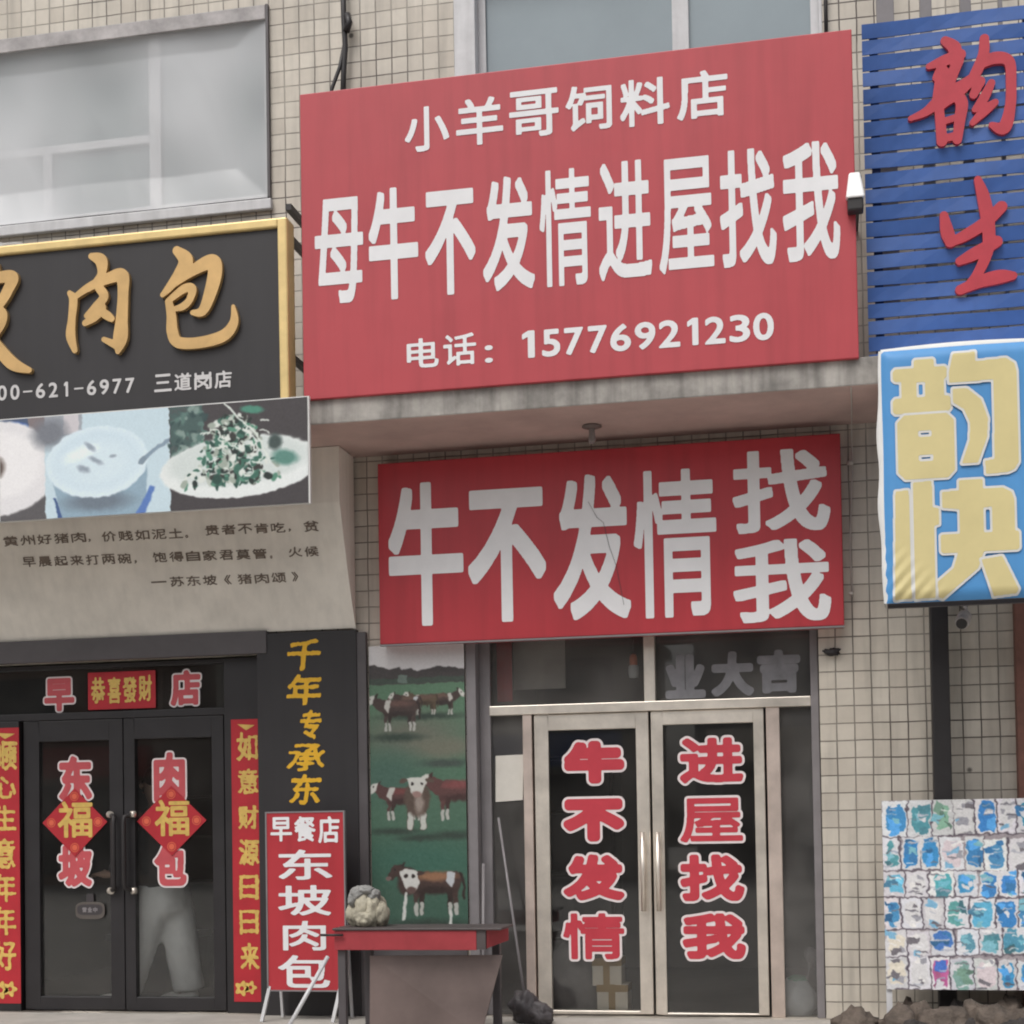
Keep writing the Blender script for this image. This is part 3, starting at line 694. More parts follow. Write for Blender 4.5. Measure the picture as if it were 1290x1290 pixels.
cal(t, 'golden_character', bao, (205, 312, 303, 442), 3, (0, 0), YG+.012, m_goldch, .032, .032, 1.12)
def run(text, xa, xb, ya, yb, h, gap=.1, wfac=None):
    """characters along a sloping line: centre y from ya to yb"""
    n = len(text); out = []; st = (xb-xa)/n
    for i, ch in enumerate(text):
        a = xa+i*st+st*gap/2; bq = a+st*(1-gap); cy = ya+(yb-ya)*((i+.5)/n); hh = h; y0, y1 = cy-hh/2, cy+hh/2
        if ch == '-': y0, y1 = cy-1, cy+1
        if ch in '，。、': a2 = a; bq = a+st*.28; y0, y1 = cy+h*.2, cy+h*.5
        if ch == '—': y0, y1 = cy-1, cy+1
        if ch in '《》': a, bq = a+st*.2, bq-st*.2
        if ch == ' ': continue
        if ch == '1': a, bq = a+st*.2, bq-st*.2
        out.append((ch, a, y0, bq, y1))
    return out
for it in run('400-621-6977', -21, 172, 496.5, 485, 19, .28)+run('三道岗店', 193, 294, 483, 477, 22, .14): mb = MB(); text_px(mb, [it], YG+.012, .55, res=60); mb.build('character', mat('silver_lettering', S(190, 188, 188, 1.2), .5, .06, 9), t)

# 4 food photo banner
YF = -1.03
fx1 = W(390, 570, YF).x; fx0 = gx0; fz1 = (W(390, 501.5, YF).z+W(0, 525, YF).z)/2; fz0 = (W(388, 637, YF).z+W(0, 655, YF).z)/2
t = thing('food_banner', 'narrow banner of three food photographs hung below the gold framed black sign', 'banner', ((fx0+fx1)/2, YF, fz0))
mb = MB(); mb.box(fx0, fx1, YF+.004, YF+.03, fz0, fz1); mb.build('board', m_bwht, t, bevel=.002)
c = Canvas(0, 0, 392, 130, 2.0)      # upright picture space: y down
c.rect(-1, -1, 500, 200, (84, 82, 84))
c.rect(-1, -1, 62, 60, (70, 84, 110)); c.ell(20, 12, 18, 9, (60, 90, 150)); c.rect(38, -1, 62, 40, (120, 110, 112))
c.ell(-10, 62, 86, 62, (212, 211, 213), 0, .05); c.ell(-10, 58, 66, 44, (222, 221, 222), 0, .2); c.ell(-6, 62, 12, 14, (96, 84, 78), .4, .5)
c.rect(60, -1, 221, 140, (186, 205, 214)); c.rect(60, -1, 108, 26, (150, 156, 164)); c.rect(84, -1, 104, 24, (190, 186, 190)); c.ell(66, 22, 22, 18, (112, 116, 124), 0, .8)
c.poly([(64, 70), (76, 108), (82, 135), (180, 135), (190, 108), (192, 66)], (136, 160, 176), 2); c.poly([(70, 105), (78, 140), (84, 140), (74, 105)], (60, 84, 130), 1)
c.poly([(172, 140), (196, 96), (202, 98), (184, 140)], (84, 116, 176), 2); c.ell(128, 112, 40, 12, (104, 116, 128), 0, .9)
c.ell(127, 62, 66, 45, (205, 220, 228), -.06, .05); c.ell(127, 60, 58, 38, (192, 210, 220), -.06, .3)
c.ell(127, 64, 46, 28, (200, 216, 224), -.06, .7); c.ell(106, 50, 22, 8, (216, 228, 234), -.3, .9)
for q in ((118, 42, 8, 3, .7), (126, 60, 9, 3, .5), (148, 56, 4, 2, 0), (110, 70, 8, 4, .3)): c.ell(q[0], q[1], q[2], q[3], (140, 152, 164), q[4], .8)
c.line([(184, 66), (200, 52), (222, 40)], 5, (126, 144, 160)); c.line([(184, 66), (188, 62)], 7, (120, 136, 150))
c.rect(221, -1, 400, 140, (62, 58, 60)); c.rect(222, 0, 262, 62, (64, 86, 84))
for _ in range(60): x, y = rng.uniform(222, 268), rng.uniform(0, 62); c.ell(x, y, rng.uniform(2, 7), rng.uniform(1, 4), [(84, 112, 106), (48, 70, 70), (120, 140, 134), (70, 80, 80)][rng.integers(4)], rng.uniform(0, 3), .6)
c.ell(308, 80, 100, 38, (214, 219, 218), -.05, .04); c.ell(306, 72, 88, 30, (196, 204, 202), -.05, .2)
for _ in range(520):
    a, q = rng.uniform(0, 1), rng.normal()*.26; y = 18+84*a; x = 300+q*(26+a*88)+rng.normal()*3
    if x < 238 or x > 364: continue
    k = rng.integers(8); r_ = rng.uniform(2, 6.5); c.ell(x, y, r_, r_*rng.uniform(.35, .8), [(38, 70, 62), (56, 100, 86), (206, 211, 206), (50, 50, 48), (150, 160, 150), (32, 42, 40), (80, 130, 110), (176, 184, 176)][k], rng.uniform(0, 3.1), .35)
for _ in range(26):
    x, y = rng.uniform(262, 340), rng.uniform(26, 92); a_ = rng.uniform(0, 6.3); r_ = rng.uniform(4, 10)
    c.line([(x+r_*math.cos(a_+k_*.35), y+r_*.7*math.sin(a_+k_*.35)) for k_ in range(6)], 1.5, (208, 214, 208))
c.line([(288, -2), (306, 18), (330, 42), (346, 78)], 2.2, (205, 212, 206)); c.ell(324, 10, 14, 5, (70, 128, 110), .1, .5); c.ell(364, 72, 16, 9, (84, 128, 118), .2, .6); c.ell(352, 52, 8, 10, (60, 74, 72), 0, .6)
c.warp(.45, 30); c.noise(2.5, 1); c.a = blur(c.a, 2)
zt = lambda: None
ca = W(0, 590, YF).x
c.sheet('printed_picture', (ca, fx1-.012, fz0+.004, fz1-.008), YF, PRINT, t, gain=1.2)
c2 = Canvas(0, 0, 120, 130, 1.0); c2.rect(-1, -1, 200, 200, (205, 206, 208)); c2.ell(120, 60, 100, 55, (220, 219, 220), 0, .05)
c2.sheet('printed_picture', (ca-1.3, ca-.002, fz0+.004, fz1-.008), YF, PRINT, t)

# 5 sloping poem bulkhead
YB0, YB1 = -.36, -.04
bx1 = W(447, 700, YB1).x; bx0 = bx1-3.6; zA = W(300, 640, YB0).z; zB = (W(447, 795, YB1).z+W(0, 807, YB1).z)/2
def prof(y):
    s_ = (y-YB0)/(YB1-YB0); return zA+(zB-zA)*s_-.05*math.sin(math.pi*s_)
def prof_y(z):     # inverse
    lo, hi = YB0, YB1
    for _ in range(40):
        m_ = (lo+hi)/2
        if prof(m_) > z: lo = m_
        else: hi = m_
    return lo
t = thing('poem_fascia', 'pale sloping fascia with rows of small brown characters below the food banner', 'fascia', ((bx0+bx1)/2, YB1, zB))
mb = MB(); n = 16; ys = [YB0+(YB1-YB0)*i/n for i in range(n+1)]
for a, bq in zip(ys[:-1], ys[1:]): mb.add([(bx0, a, prof(a)), (bx1-.02, a, prof(a)), (bx1-.02, bq, prof(bq)), (bx0, bq, prof(bq))], [(0, 1, 2, 3)], 0, True)
mb.add([(bx0, YB0, prof(YB0)), (bx1-.02, YB0, prof(YB0)), (bx1-.02, YB0, zsof-.004), (bx0, YB0, zsof-.004)], [(0, 1, 2, 3)])
mb.build('panel', m_ivory, t)
mb = MB(); pl = [(y, prof(y)-.006) for y in ys]+[(YB1, zsof-.005), (YB0-.006, zsof-.005), (YB0-.006, prof(YB0)-.006)]
nn = len(pl); vs = [(bx1-.0199, y, z) for y, z in pl]+[(bx1, y, z) for y, z in pl]
mb.add(vs, [tuple(range(nn)), tuple(range(2*nn-1, nn-1, -1))]+[(i, (i+1) % nn, nn+(i+1) % nn, nn+i) for i in range(nn)])
mb.build('side_panel', m_ivory, t)
def hit(px_, py_):
    y = -.25
    for _ in range(30):
        z = W(px_, py_, y).z; y = prof_y(z)
    return W(px_, py_, y)
def fprof(x, z, lift):
    y = prof_y(z); return (x, y-lift, z-lift*.5)
rows = run('黄州好猪肉', 3, 110, 682, 676, 13, .12)+run('，', 111, 122, 676, 676, 13)+run('价贱如泥土', 127, 232, 676, 671, 13, .12)+run('。', 233, 246, 671, 671, 13)+run('贵者不肯吃', 257, 361, 668, 664, 13, .12)+run('，', 363, 374, 663, 663, 13)+run('贫', 382, 403, 662.5, 662.5, 14, .05)
rows += run('早晨起来打两碗', 27, 167, 708, 703, 13, .14)+run('，', 169, 180, 703, 703, 13)+run('饱得自家君莫管', 191, 338, 702, 697, 13, .14)+run('。', 340, 350, 697, 697, 13)+run('火候', 362, 403, 695, 694, 13, .14)
rows += run('—', 190, 211, 733, 733, 4, .05)+run('苏东坡', 213, 275, 732.5, 730, 13, .14)+run('《', 278, 296, 730, 730, 12)+run('猪肉颂', 298, 362, 729.5, 727, 13, .14)+run('》', 364, 380, 726, 726, 12)
for it in rows:
    ch, a, y0, bq, y1 = it; p = hit((a+bq)/2, y0); q = hit((a+bq)/2, y1); l_ = hit(a, (y0+y1)/2); r_ = hit(bq, (y0+y1)/2)
    mb = MB(); char(mb, ch, (l_.x, r_.x, q.z, p.z), fprof, .0014, res=48, lift=.003, step=1); mb.build('character', m_ink, t)

# 6 black panel with yellow calligraphy
YP = -.06
p0, p1, _, _ = R(326, 800, 452, 1290, YP)
pzt = W(400, 795, YP).z
t = thing('wall_panel', 'black wall panel with five yellow brush characters right of the black glass doors', 'sign panel', ((p0+p1)/2, YP, ZP))
mb = MB(); mb.box(p0, p1, YP, -.002, ZP, min(pzt, zB-.008)); mb.build('panel', m_black, t, bevel=.004)
for it in [('千', 362, 805, 405, 844), ('年', 362, 849, 406, 888), ('专', 378, 894, 405, 931), ('承', 362, 937, 411, 971), ('东', 366, 975, 405, 1013)]:
    mb = MB(); text_px(mb, [it], YP, .8 if it[0] == '承' else 1.1, res=80, wob=.0018, skew=.12); mb.build('character', m_yel, t)
mb = MB(); e = R(453, 800, 465, 1290, -.03); mb.box(e[0], e[1], -.05, -.002, ZP, e[3]+.02)
tag(mb.build('corner_post', m_dgrey, bevel=.004), 'slim dark grey post between the black panel and the cow poster', 'post')

# 7 cow poster
YC = -.03
r = (W(467, 990, YC).x, W(587, 990, YC).x, W(527, 1172, YC).z, W(527, 812, YC).z)
t = thing('cow_poster', 'tall green poster of brown and white cows between the black panel and the steel doors', 'poster', ((r[0]+r[1])/2, YC, r[2]))
mb = MB(); mb.box(r[0], r[1], YC+.002, -.003, r[2], r[3]); mb.build('board', m_dgrey, t)
c = Canvas(466, 808, 587, 1172, 2.2)
g = np.clip((c.Y-855)/330, 0, 1)
for k_, (c0, c1) in enumerate(((90, 60), (122, 90), (98, 78))): c.a[..., k_] = c0+(c1-c0)*g
c.ell(520, 925, 60, 28, (104, 108, 96), 0, 1.2); c.ell(560, 940, 40, 12, (110, 112, 98), 0, 1.0)
c.ell(560, 960, 30, 5, (66, 78, 72), 0, .9); c.ell(490, 975, 40, 30, (70, 100, 88), 0, 1.2); c.ell(530, 1085, 70, 25, (60, 100, 86), 0, 1.2)
c.rect(460, 800, 590, 846, (212, 211, 212)); c.poly([(460, 834), (472, 832), (482, 836), (492, 839), (505, 835), (508, 840), (520, 838), (528, 842), (545, 838), (556, 836), (590, 841), (590, 858), (460, 858)], (70, 66, 66), 1)
c.rect(460, 850, 590, 857, (66, 78, 70)); c.rect(503, 846, 515, 856, (104, 120, 112))
dk, wh, br, rd = (70, 56, 54), (206, 207, 202), (96, 72, 62), (128, 62, 62)
def pl(pts, col, s_=1): c.poly(pts, col, s_)
# herds: small painted animals
def cow(x, y, L, fc, body, lite, wface=True, patch=0):
    P = lambda pts: [(x+fc*u*L, y+v_*L) for u, v_ in pts]
    dkb = tuple(v_*.72 for v_ in body)
    for off, cl in ((.11, dkb), (0, body)):
        c.poly(P([(-.5+off, .28), (-.34+off, .32), (-.37+off, .56), (-.39+off, .86), (-.47+off, .86), (-.47+off, .58)]), cl, 1); c.poly(P([(.26-off, .34), (.42-off, .32), (.4-off, .58), (.4-off, .86), (.32-off, .86), (.32-off, .58)]), cl, 1)
        for u in (-.43+off, .36-off): c.line(P([(u, .66), (u, .84)]), .075*L, (176, 178, 172))
    c.poly(P([(-.53, .08), (-.46, 0), (-.1, .03), (.3, -.02), (.46, .03), (.52, .2), (.42, .38), (.1, .44), (-.25, .43), (-.48, .35), (-.55, .2)]), body, 1)
    c.ell(x-fc*.02*L, y+.1*L, .42*L, .09*L, lite, 0, .9); c.ell(x, y+.38*L, .36*L, .08*L, dkb, 0, .9)
    if patch == 1: c.poly(P([(.2, 0), (.36, -.01), (.4, .22), (.3, .36), (.24, .2)]), (190, 188, 182), 1)
    if patch == 2: c.poly(P([(-.42, .02), (-.26, .02), (-.22, .2), (-.34, .32), (-.4, .2)]), (188, 192, 196), 1)
    c.poly(P([(.34, 0), (.5, -.06), (.72, -.12), (.76, .06), (.62, .22), (.46, .34)]), body, 1)
    c.poly(P([(.64, -.15), (.8, -.12), (.93, .08), (.91, .17), (.82, .17), (.7, .07)]), (198, 198, 192) if wface else body, 1)
    c.ell(x+fc*.9*L, y+.14*L, .05*L, .04*L, (120, 100, 96)); c.ell(x+fc*.77*L, y-.03*L, .022*L, .022*L, (40, 34, 34)); c.poly(P([(.66, -.13), (.55, -.19), (.6, -.06)]), dkb, 1)
    c.line(P([(-.53, .06), (-.6, .28), (-.58, .52)]), .05*L, dkb)
def cow_front(x, y, L, body):
    for u in (-.14, .12): c.line([(x+u*L, y+.5*L), (x+u*L, y+.98*L)], .14*L, body); c.line([(x+u*L, y+.72*L), (x+u*L, y+.98*L)], .12*L, (190, 192, 186))
    c.ell(x, y+.4*L, .27*L, .36*L, body, 0, .2); c.ell(x+.04*L, y+.5*L, .1*L, .2*L, (150, 138, 130), 0, .8)
    c.poly([(x-.2*L, y-.04*L), (x+.2*L, y-.04*L), (x+.14*L, y+.2*L), (x+.08*L, y+.34*L), (x-.08*L, y+.34*L), (x-.14*L, y+.2*L)], (200, 200, 194), 1); c.ell(x, y+.31*L, .1*L, .06*L, (150, 122, 116), 0, .4)
    for u in (-1, 1): c.ell(x+u*.27*L, y+.03*L, .1*L, .05*L, body, u*.3); c.ell(x+u*.09*L, y+.09*L, .028*L, .03*L, (40, 34, 34))
for q in ((535, 900, 46, 4), (500, 926, 30, 5), (496, 1046, 30, 4), (528, 1055, 24, 4), (572, 1052, 30, 5), (540, 1164, 44, 6)): c.ell(q[0], q[1], q[2], q[3], (52, 66, 58), 0, 1.2)
DK, RD, LT = (70, 57, 54), (112, 66, 64), (104, 84, 74)
cow(559, 871, 32, 1, DK, LT, True, 1); cow(536, 872, 30, -1, (92, 78, 62), LT, True, 1); cow(516, 873, 28, -1, DK, LT, True, 2)
cow(503, 878, 46, -1, DK, (100, 76, 70), True, 1)
cow(506, 990, 48, -1, (84, 58, 56), RD, True, 1); cow(578, 982, 58, -1, (92, 62, 60), (124, 72, 72), True, 0); cow_front(525, 980, 62, (88, 74, 66))
cow(545, 1097, 64, -1, (70, 54, 50), (146, 108, 82), False, 2)
c.ell(512, 1110, 13, 18, (66, 50, 47), .2, .3); c.poly([(501, 1097), (511, 1094), (523, 1096), (527, 1112), (520, 1124), (511, 1123), (505, 1110)], (206, 206, 202), 1); c.ell(509, 1104, 2.4, 2.6, (50, 42, 40)); c.ell(519, 1103, 2.2, 2.6, (50, 42, 40)); c.ell(516, 1121, 6, 4.5, (96, 76, 72), 0, .4); c.ell(497, 1101, 5, 2.6, (70, 54, 50), .3); c.ell(528, 1099, 5, 2.6, (70, 54, 50), -.3)
c.line([(509, 1126), (506, 1158)], 4, (204, 206, 202)); c.line([(566, 1148), (565, 1168)], 4, (204, 206, 202))
c.warp(.5, 30); c.noise(2.2, 3); c.a = blur(c.a, 2)
c.sheet('printed_picture', r, YC, PRINT, t, gain=.98, wave=.0002)

mb = MB(); e = R(455, 1173, 590, 1290, -.02); mb.box(e[0]+.07, e[1]-.005, -.02, -.001, ZP, e[3]-.004); mb.build('dark_cover', m_dgrey, bld, bevel=.003)  # dark grey panel covering the tiles below the poster
# 8 blue slatted sign
YQ = -.72
qx0 = W(1090, 240, YQ).x; qx1 = qx0+2.0
t = thing('slatted_sign', 'dark blue slatted sign board with red brush characters beside the red billboard', 'sign', ((qx0+qx1)/2, YQ, W(1190, 440, YQ).z))
xm = 1190
mb = MB(); pitch = 20.9
def slats(pya, n, mb):
    for i in range(n):
        za = W(xm, pya+i*pitch, YQ).z; zb = W(xm, pya+i*pitch+17.2, YQ).z
        seg = 14; vs = []; ph = rng.uniform(0, 6)
        for k in range(seg+1):
            x = qx0+(qx1-qx0)*k/seg; dz = .0025*math.sin(ph+k*.9); tw = .009*math.sin(ph*2+k*.6)
            vs += [(x, YQ+tw, zb+dz), (x, YQ-.006, za+dz), (x, YQ+.003, za+dz), (x, YQ+.009+tw, zb+dz)]
        fs = []
        for k in range(seg):
            o_ = k*4
            for q in range(4): fs.append((o_+q, o_+(q+1) % 4, o_+4+(q+1) % 4, o_+4+q))
        fs += [(0, 1, 2, 3), (seg*4+3, seg*4+2, seg*4+1, seg*4)]
        mb.add(vs, fs)
slats(19, 9, mb); slats(209.5, 12, mb)
mb.build('slats', m_blue, t)
mb = MB(); zt_ = W(xm, -60, -.62).z; zq0 = W(xm, 445, YQ).z
for pxx, tk in ((1096, .05), (1290, .05), (1400, .05)):
    x = W(pxx, 100, -.68).x; mb.box(x-.0, x+tk, YQ+.026, YQ+.075, zq0, W(xm, 22, YQ).z)
mb.build('back_rail', mat('blue_rail', S(40, 52, 96), .5), t)
for pxx, pw in ((1115, 22), (1166, 15), (1216, 14), (1260, 5)):
    a, bq, _, _ = R(pxx-pw/2, 0, pxx+pw/2, 30, -.45); mb = MB(); mb.box(a, bq, -.47, -.42, zq0+.4, zt_); mb.build('post', [m_grey], t, bevel=.004)
mb = MB(); mb.box(qx0+.1, qx1-.1, -.4195, -.38, W(xm, 150, -.4).z, W(xm, 140, -.4).z); mb.box(qx0+.12, qx0+.16, -.3795, -.002, W(xm, 150, -.4).z, W(xm, 140, -.4).z); mb.build('cross_rail', m_dgrey, t)
yun = [[(1052, 125, 12), (1080, 150, 17), (1078, 180, 13)], [(1000, 198, 8), (1050, 185, 15), (1098, 172, 14)], [(1022, 235, 10), (1040, 215, 14), (1060, 240, 12)], [(1090, 190, 15), (1075, 225, 14), (1062, 262, 12)],
       [(940, 352, 7), (990, 335, 12), (1045, 295, 17), (1105, 265, 14), (1145, 235, 8)], [(1035, 240, 14), (1025, 300, 14)], [(1028, 325, 12), (1032, 380, 13), (1035, 432, 14)], [(1030, 325, 12), (1075, 300, 14), (1098, 320, 16), (1090, 380, 14), (1082, 432, 12)],
       [(1040, 372, 9), (1085, 362, 9)], [(1040, 425, 10), (1085, 418, 11)],
       [(1172, 132, 12), (1168, 180, 14), (1140, 240, 14), (1105, 285, 8)], [(1150, 215, 10), (1200, 195, 16), (1245, 210, 14), (1250, 280, 13), (1245, 350, 14), (1225, 410, 17), (1188, 398, 8)],
       [(1155, 262, 14), (1135, 300, 11)], [(1190, 270, 10), (1165, 315, 13), (1138, 345, 8)], [(1130, 385, 8), (1170, 350, 13), (1200, 330, 9)]]
sheng = [[(1045, 655, 10), (1055, 710, 16), (1065, 740, 12)], [(1060, 742, 10), (1110, 722, 14), (1170, 690, 15), (1222, 645, 14)], [(1152, 555, 9), (1168, 610, 15), (1180, 690, 16), (1178, 770, 14), (1140, 850, 12), (1095, 890, 9)],
         [(1090, 800, 10), (1140, 780, 16), (1205, 750, 14)], [(1090, 888, 12), (1150, 868, 15), (1210, 858, 17), (1252, 858, 10)]]
cal(t, 'red_character', yun, (1142, 48, 1276, 182), 2.434, (760, 0), YQ-.012, m_calred, .03, .022, 1.2)
cal(t, 'red_character', sheng, (1183, 224, 1278, 371), 2.434, (760, 0), YQ-.012, m_calred, .03, .022, 1.3)

# 9 light blue box banner
YK = -1.05
kx0 = W(1113, 600, YK).x; kx1 = kx0+1.75; kz1 = W(1200, 434, YK).z; kz0 = W(1200, 756, YK).z
t = thing('box_sign', 'light blue fabric box sign with two fat pale yellow characters below the slatted board', 'sign', ((kx0+kx1)/2, YK, kz0))
def kdis(x, z):
    ex = min(x-kx0, kx1-x); ez = min(z-kz0, kz1-z); e_ = max(0, min(ex, ez))
    pil = .03*(1-min(1, e_/.07))**2
    u, v = x-kx0, z-kz0; wr = 0
    if u < .5 and v < .5: wr = .007*math.sin((u-v*.9)*75+.5)*max(0, 1-(u+v)/.45)
    return pil-wr+.006*mnoise.noise(Vector((x*2.1, 0, z*1.7)))
mb = MB(); nx, nz = 90, 80
vs = [(kx0+(kx1-kx0)*i/nx, YK+kdis(kx0+(kx1-kx0)*i/nx, kz0+(kz1-kz0)*j/nz), kz0+(kz1-kz0)*j/nz) for j in range(nz+1) for i in range(nx+1)]
mb.add(vs, [(j*(nx+1)+i, j*(nx+1)+i+1, (j+1)*(nx+1)+i+1, (j+1)*(nx+1)+i) for j in range(nz) for i in range(nx)], 0, True)
mb.build('fabric_face', m_sky, t)
mb = MB(); y0 = YK+.025; y1 = YK+.3; nn = 30
lft = [(kx0-.012-.018*math.sin(math.pi*k/nn)*(1+.4*math.sin(k*.7)), kz0+(kz1-kz0)*k/nn) for k in range(nn+1)]
for (xa, za), (xb, zb) in zip(lft[:-1], lft[1:]): mb.add([(xa, y0, za), (xb, y0, zb), (xb+.02, y1, zb), (xa+.02, y1, za)], [(0, 1, 2, 3)], 0, True); mb.add([(xa, y0, za), (xb, y0, zb), (kx0+.01, y0+.004, zb), (kx0+.01, y0+.004, za)], [(0, 1, 2, 3)], 0, True)
tp = [(kx0+(kx1-kx0)*k/nn, kz1+.008+.014*math.sin(math.pi*min(1, k/nn*2.0))) for k in range(nn+1)]
for (xa, za), (xb, zb) in zip(tp[:-1], tp[1:]): mb.add([(xa, y0, za), (xb, y0, zb), (xb, y1, zb+.01), (xa, y1, za+.01)], [(0, 1, 2, 3)], 0, True); mb.add([(xa, y0, za), (xb, y0, zb), (xb, y0+.004, kz1-.01), (xa, y0+.004, kz1-.01)], [(0, 1, 2, 3)], 0, True)
mb.build('side_fabric', mat('white_side_fabric', S(214, 214, 212, 1.2), .55, .08, 4), t)
mb = MB(); frame_rect(mb, kx0+.01, kx1-.01, kz0+.004, kz1-.01, .03, y0+.02, y0+.06); frame_rect(mb, kx0+.02, kx1-.02, kz0+.004, kz1-.02, .03, y1-.04, y1); mb.build('frame', m_dgrey, t)
mb = MB(); fk = lambda x, z, l_: (x, YK+kdis(x, z)-l_, z); px = (D+YK)/F
KQ = 2.529; kbx = {'韵': (1125, 445, 1282, 601), '快': (1126, 604, 1284, 753)}
def rr(x0, y0, x1, y1, r=10): return [(x0+r, y0), (x1-r, y0), (x1, y0+r), (x1, y1-r), (x1-r, y1), (x0+r, y1), (x0, y1-r), (x0, y0+r)]
comps = {'韵': [([rr(942, 52, 1006, 120, 5), rr(876, 76, 1046, 116, 8), rr(902, 104, 950, 176, 4), rr(976, 104, 1036, 176, 4), rr(874, 166, 1056, 214, 8)], [[(962, 120), (978, 122), (974, 152), (964, 150)]]),
                ([rr(886, 220, 1064, 415, 22)], [rr(952, 268, 994, 288, 3), rr(952, 342, 998, 362, 3)]),
                ([[(1066, 42), (1134, 40), (1134, 70), (1230, 66), (1256, 84), (1262, 110), (1262, 380), (1248, 402), (1226, 410), (1160, 412), (1158, 372), (1188, 368), (1190, 128), (1052, 130), (1052, 98)]], []),
                ([[(1062, 148), (1108, 150), (1150, 186), (1170, 244), (1166, 300), (1136, 376), (1086, 376), (1112, 306), (1114, 254), (1096, 212), (1062, 190)]], [])],
         '快': [([[(888, 464), (930, 462), (932, 800), (880, 802)]], []), ([[(944, 440), (1002, 437), (1004, 520), (1022, 524), (1022, 574), (1006, 578), (1006, 800), (944, 802)]], []),
                ([rr(1086, 440, 1160, 640, 4), [(1034, 474), (1220, 470), (1248, 486), (1256, 510), (1256, 640), (1186, 640), (1186, 528), (1080, 530), (1034, 524)], rr(1026, 606, 1268, 664, 6), [(1084, 650), (1164, 650), (1140, 716), (1030, 804), (1016, 800), (1014, 752), (1064, 712)]], []),
                ([[(1150, 690), (1214, 682), (1262, 786), (1256, 798), (1186, 804)]], [])]}
for ch, cs_ in comps.items():
    mb = MB(); MAXRUN = 3; lf = .003
    us = [p for c_ in cs_ for pl_ in c_[0] for p in pl_]; bx = (min(p[0] for p in us), min(p[1] for p in us), max(p[0] for p in us), max(p[1] for p in us))
    X0, X1, Z0, Z1 = R(*kbx[ch], YK); ux = (X1-X0)/(bx[2]-bx[0]); uz = (Z1-Z0)/(bx[3]-bx[1])
    for polys_, holes_ in cs_:
        Fd, c_, pad_ = poly_field(polys_, holes_, bx)
        for d_, mi_ in ((7, 1), (0, 0)):
            ff = lambda u, v, l_: fk(X0+(u-pad_)*ux, Z0+(v-pad_)*uz, l_)
            put_field(mb, Fd+d_, c_, 0, 0, ff, mi_, 0, 2, lf); lf += .0012
    mb.build('character', [m_byel, m_bwht], t)
MAXRUN = 400
# pole carrying it
mb = MB(); a, bq, _, _ = R(1174, 800, 1197, 1000, -.14); zp1 = W(1185, 690, -.14).z
mb.box(a, bq, -.17, -.06, ZP, zp1); mb.build('black_pole', m_rubber, bevel=.01)
tag(bpy.data.objects['black_pole'], 'square black pole standing against the tiles below the light blue box sign', 'pole')

# 10 easel sign on legs
YE = -.34
r = (W(336.5, 1137, YE).x, W(434.5, 1137, YE).x, W(385, 1248, YE).z, W(385, 1023, YE).z)
t = thing('easel_sign', 'upright red breakfast sign with white characters standing on thin legs before the black panel', 'sign', ((r[0]+r[1])/2, YE, ZP))
mb = MB(); mb.box(r[0], r[1], YE, YE+.02, r[2], r[3]); mb.build('panel', m_red2, t, bevel=.003)
mb = MB(); frame_rect(mb, r[0]-.006, r[1]+.006, r[2]-.006, r[3]+.006, .01, YE-.004, YE+.024); mb.build('edge_trim', m_grey, t)
for it in [('早', 341, 1029, 368, 1060), ('餐', 371, 1028, 398, 1060), ('店', 401, 1028, 428, 1062)]: mb = MB(); text_px(mb, [it], YE, .8, res=70); mb.build('character', m_white, t)
chars_em(t, [('东', 351, 1070, 419, 1108), ('坡', 351, 1115, 418, 1153), ('肉', 357, 1160, 411, 1197), ('包', 351, 1203, 416, 1244)], YE, .018, m_white, 90)
for x in (r[0]+.02, r[1]-.03):
    mb = MB(); mb.bar((x, YE+.03, r[2]+.1), (x-.05, YE-.05, ZP), .022); mb.bar((x, YE+.035, r[3]-.2), (x, YE+.22, ZP), .018); mb.build('leg', m_wframe, t)

# 11 red couplets, banner, diamonds
def couplet(pxr, text, boxes, label, Y):
    r = R(*pxr, Y); t = thing('couplet_scroll', label, 'couplet', ((r[0]+r[1])/2, Y, r[2]), 'red couplet scrolls beside the black doors')
    mb = MB(); mb.box(r[0], r[1], Y, Y+.002, r[2], r[3]); mb.build('paper', m_paperred, t)
    for ch, b_ in zip(text, boxes): mb = MB(); char(mb, ch, R(*b_, Y), flat(Y), .0045, lift=.002, res=64, wob=.002); mb.build('character', m_goldpr, t)
    n_ = 9
    bx_ = R(pxr[0]+4, pxr[3]-30, pxr[2]-4, pxr[3]-6, Y)
    for cxr, czr, rr in ((.3, .45, .3), (.72, .5, .26)):
        mb = MB(); cx_ = bx_[0]+(bx_[1]-bx_[0])*cxr; cz_ = bx_[2]+(bx_[3]-bx_[2])*czr; w_ = (bx_[1]-bx_[0])*rr
        pts = [(cx_+w_*(1+.25*math.cos(5*a_))*math.cos(a_), cz_+w_*(1+.25*math.cos(5*a_))*math.sin(a_)) for a_ in [2*math.pi*k/30 for k in range(30)]]
        inn = [(cx_+w_*.35*math.cos(a_), cz_+w_*.35*math.sin(a_)) for a_ in [2*math.pi*k/30 for k in range(30)]]
        for k in range(30):
            k2 = (k+1) % 30; mb.add([(pts[k][0], Y-.002, pts[k][1]), (pts[k2][0], Y-.002, pts[k2][1]), (inn[k2][0], Y-.002, inn[k2][1]), (inn[k][0], Y-.002, inn[k][1])], [(0, 1, 2, 3)])
        mb.build('flower_print', m_goldpr, t)
    mb = MB(); top = R(pxr[0]+6, pxr[1]+6, pxr[2]-6, pxr[1]+14, Y); mb.add([(top[0], Y-.002, top[3]), (top[1], Y-.002, top[3]-.01), ((top[0]+top[1])/2, Y-.002, top[2])], [(0, 1, 2)])
    mb.build('top_ornament', m_goldpr, t)
YCO = YL-.064
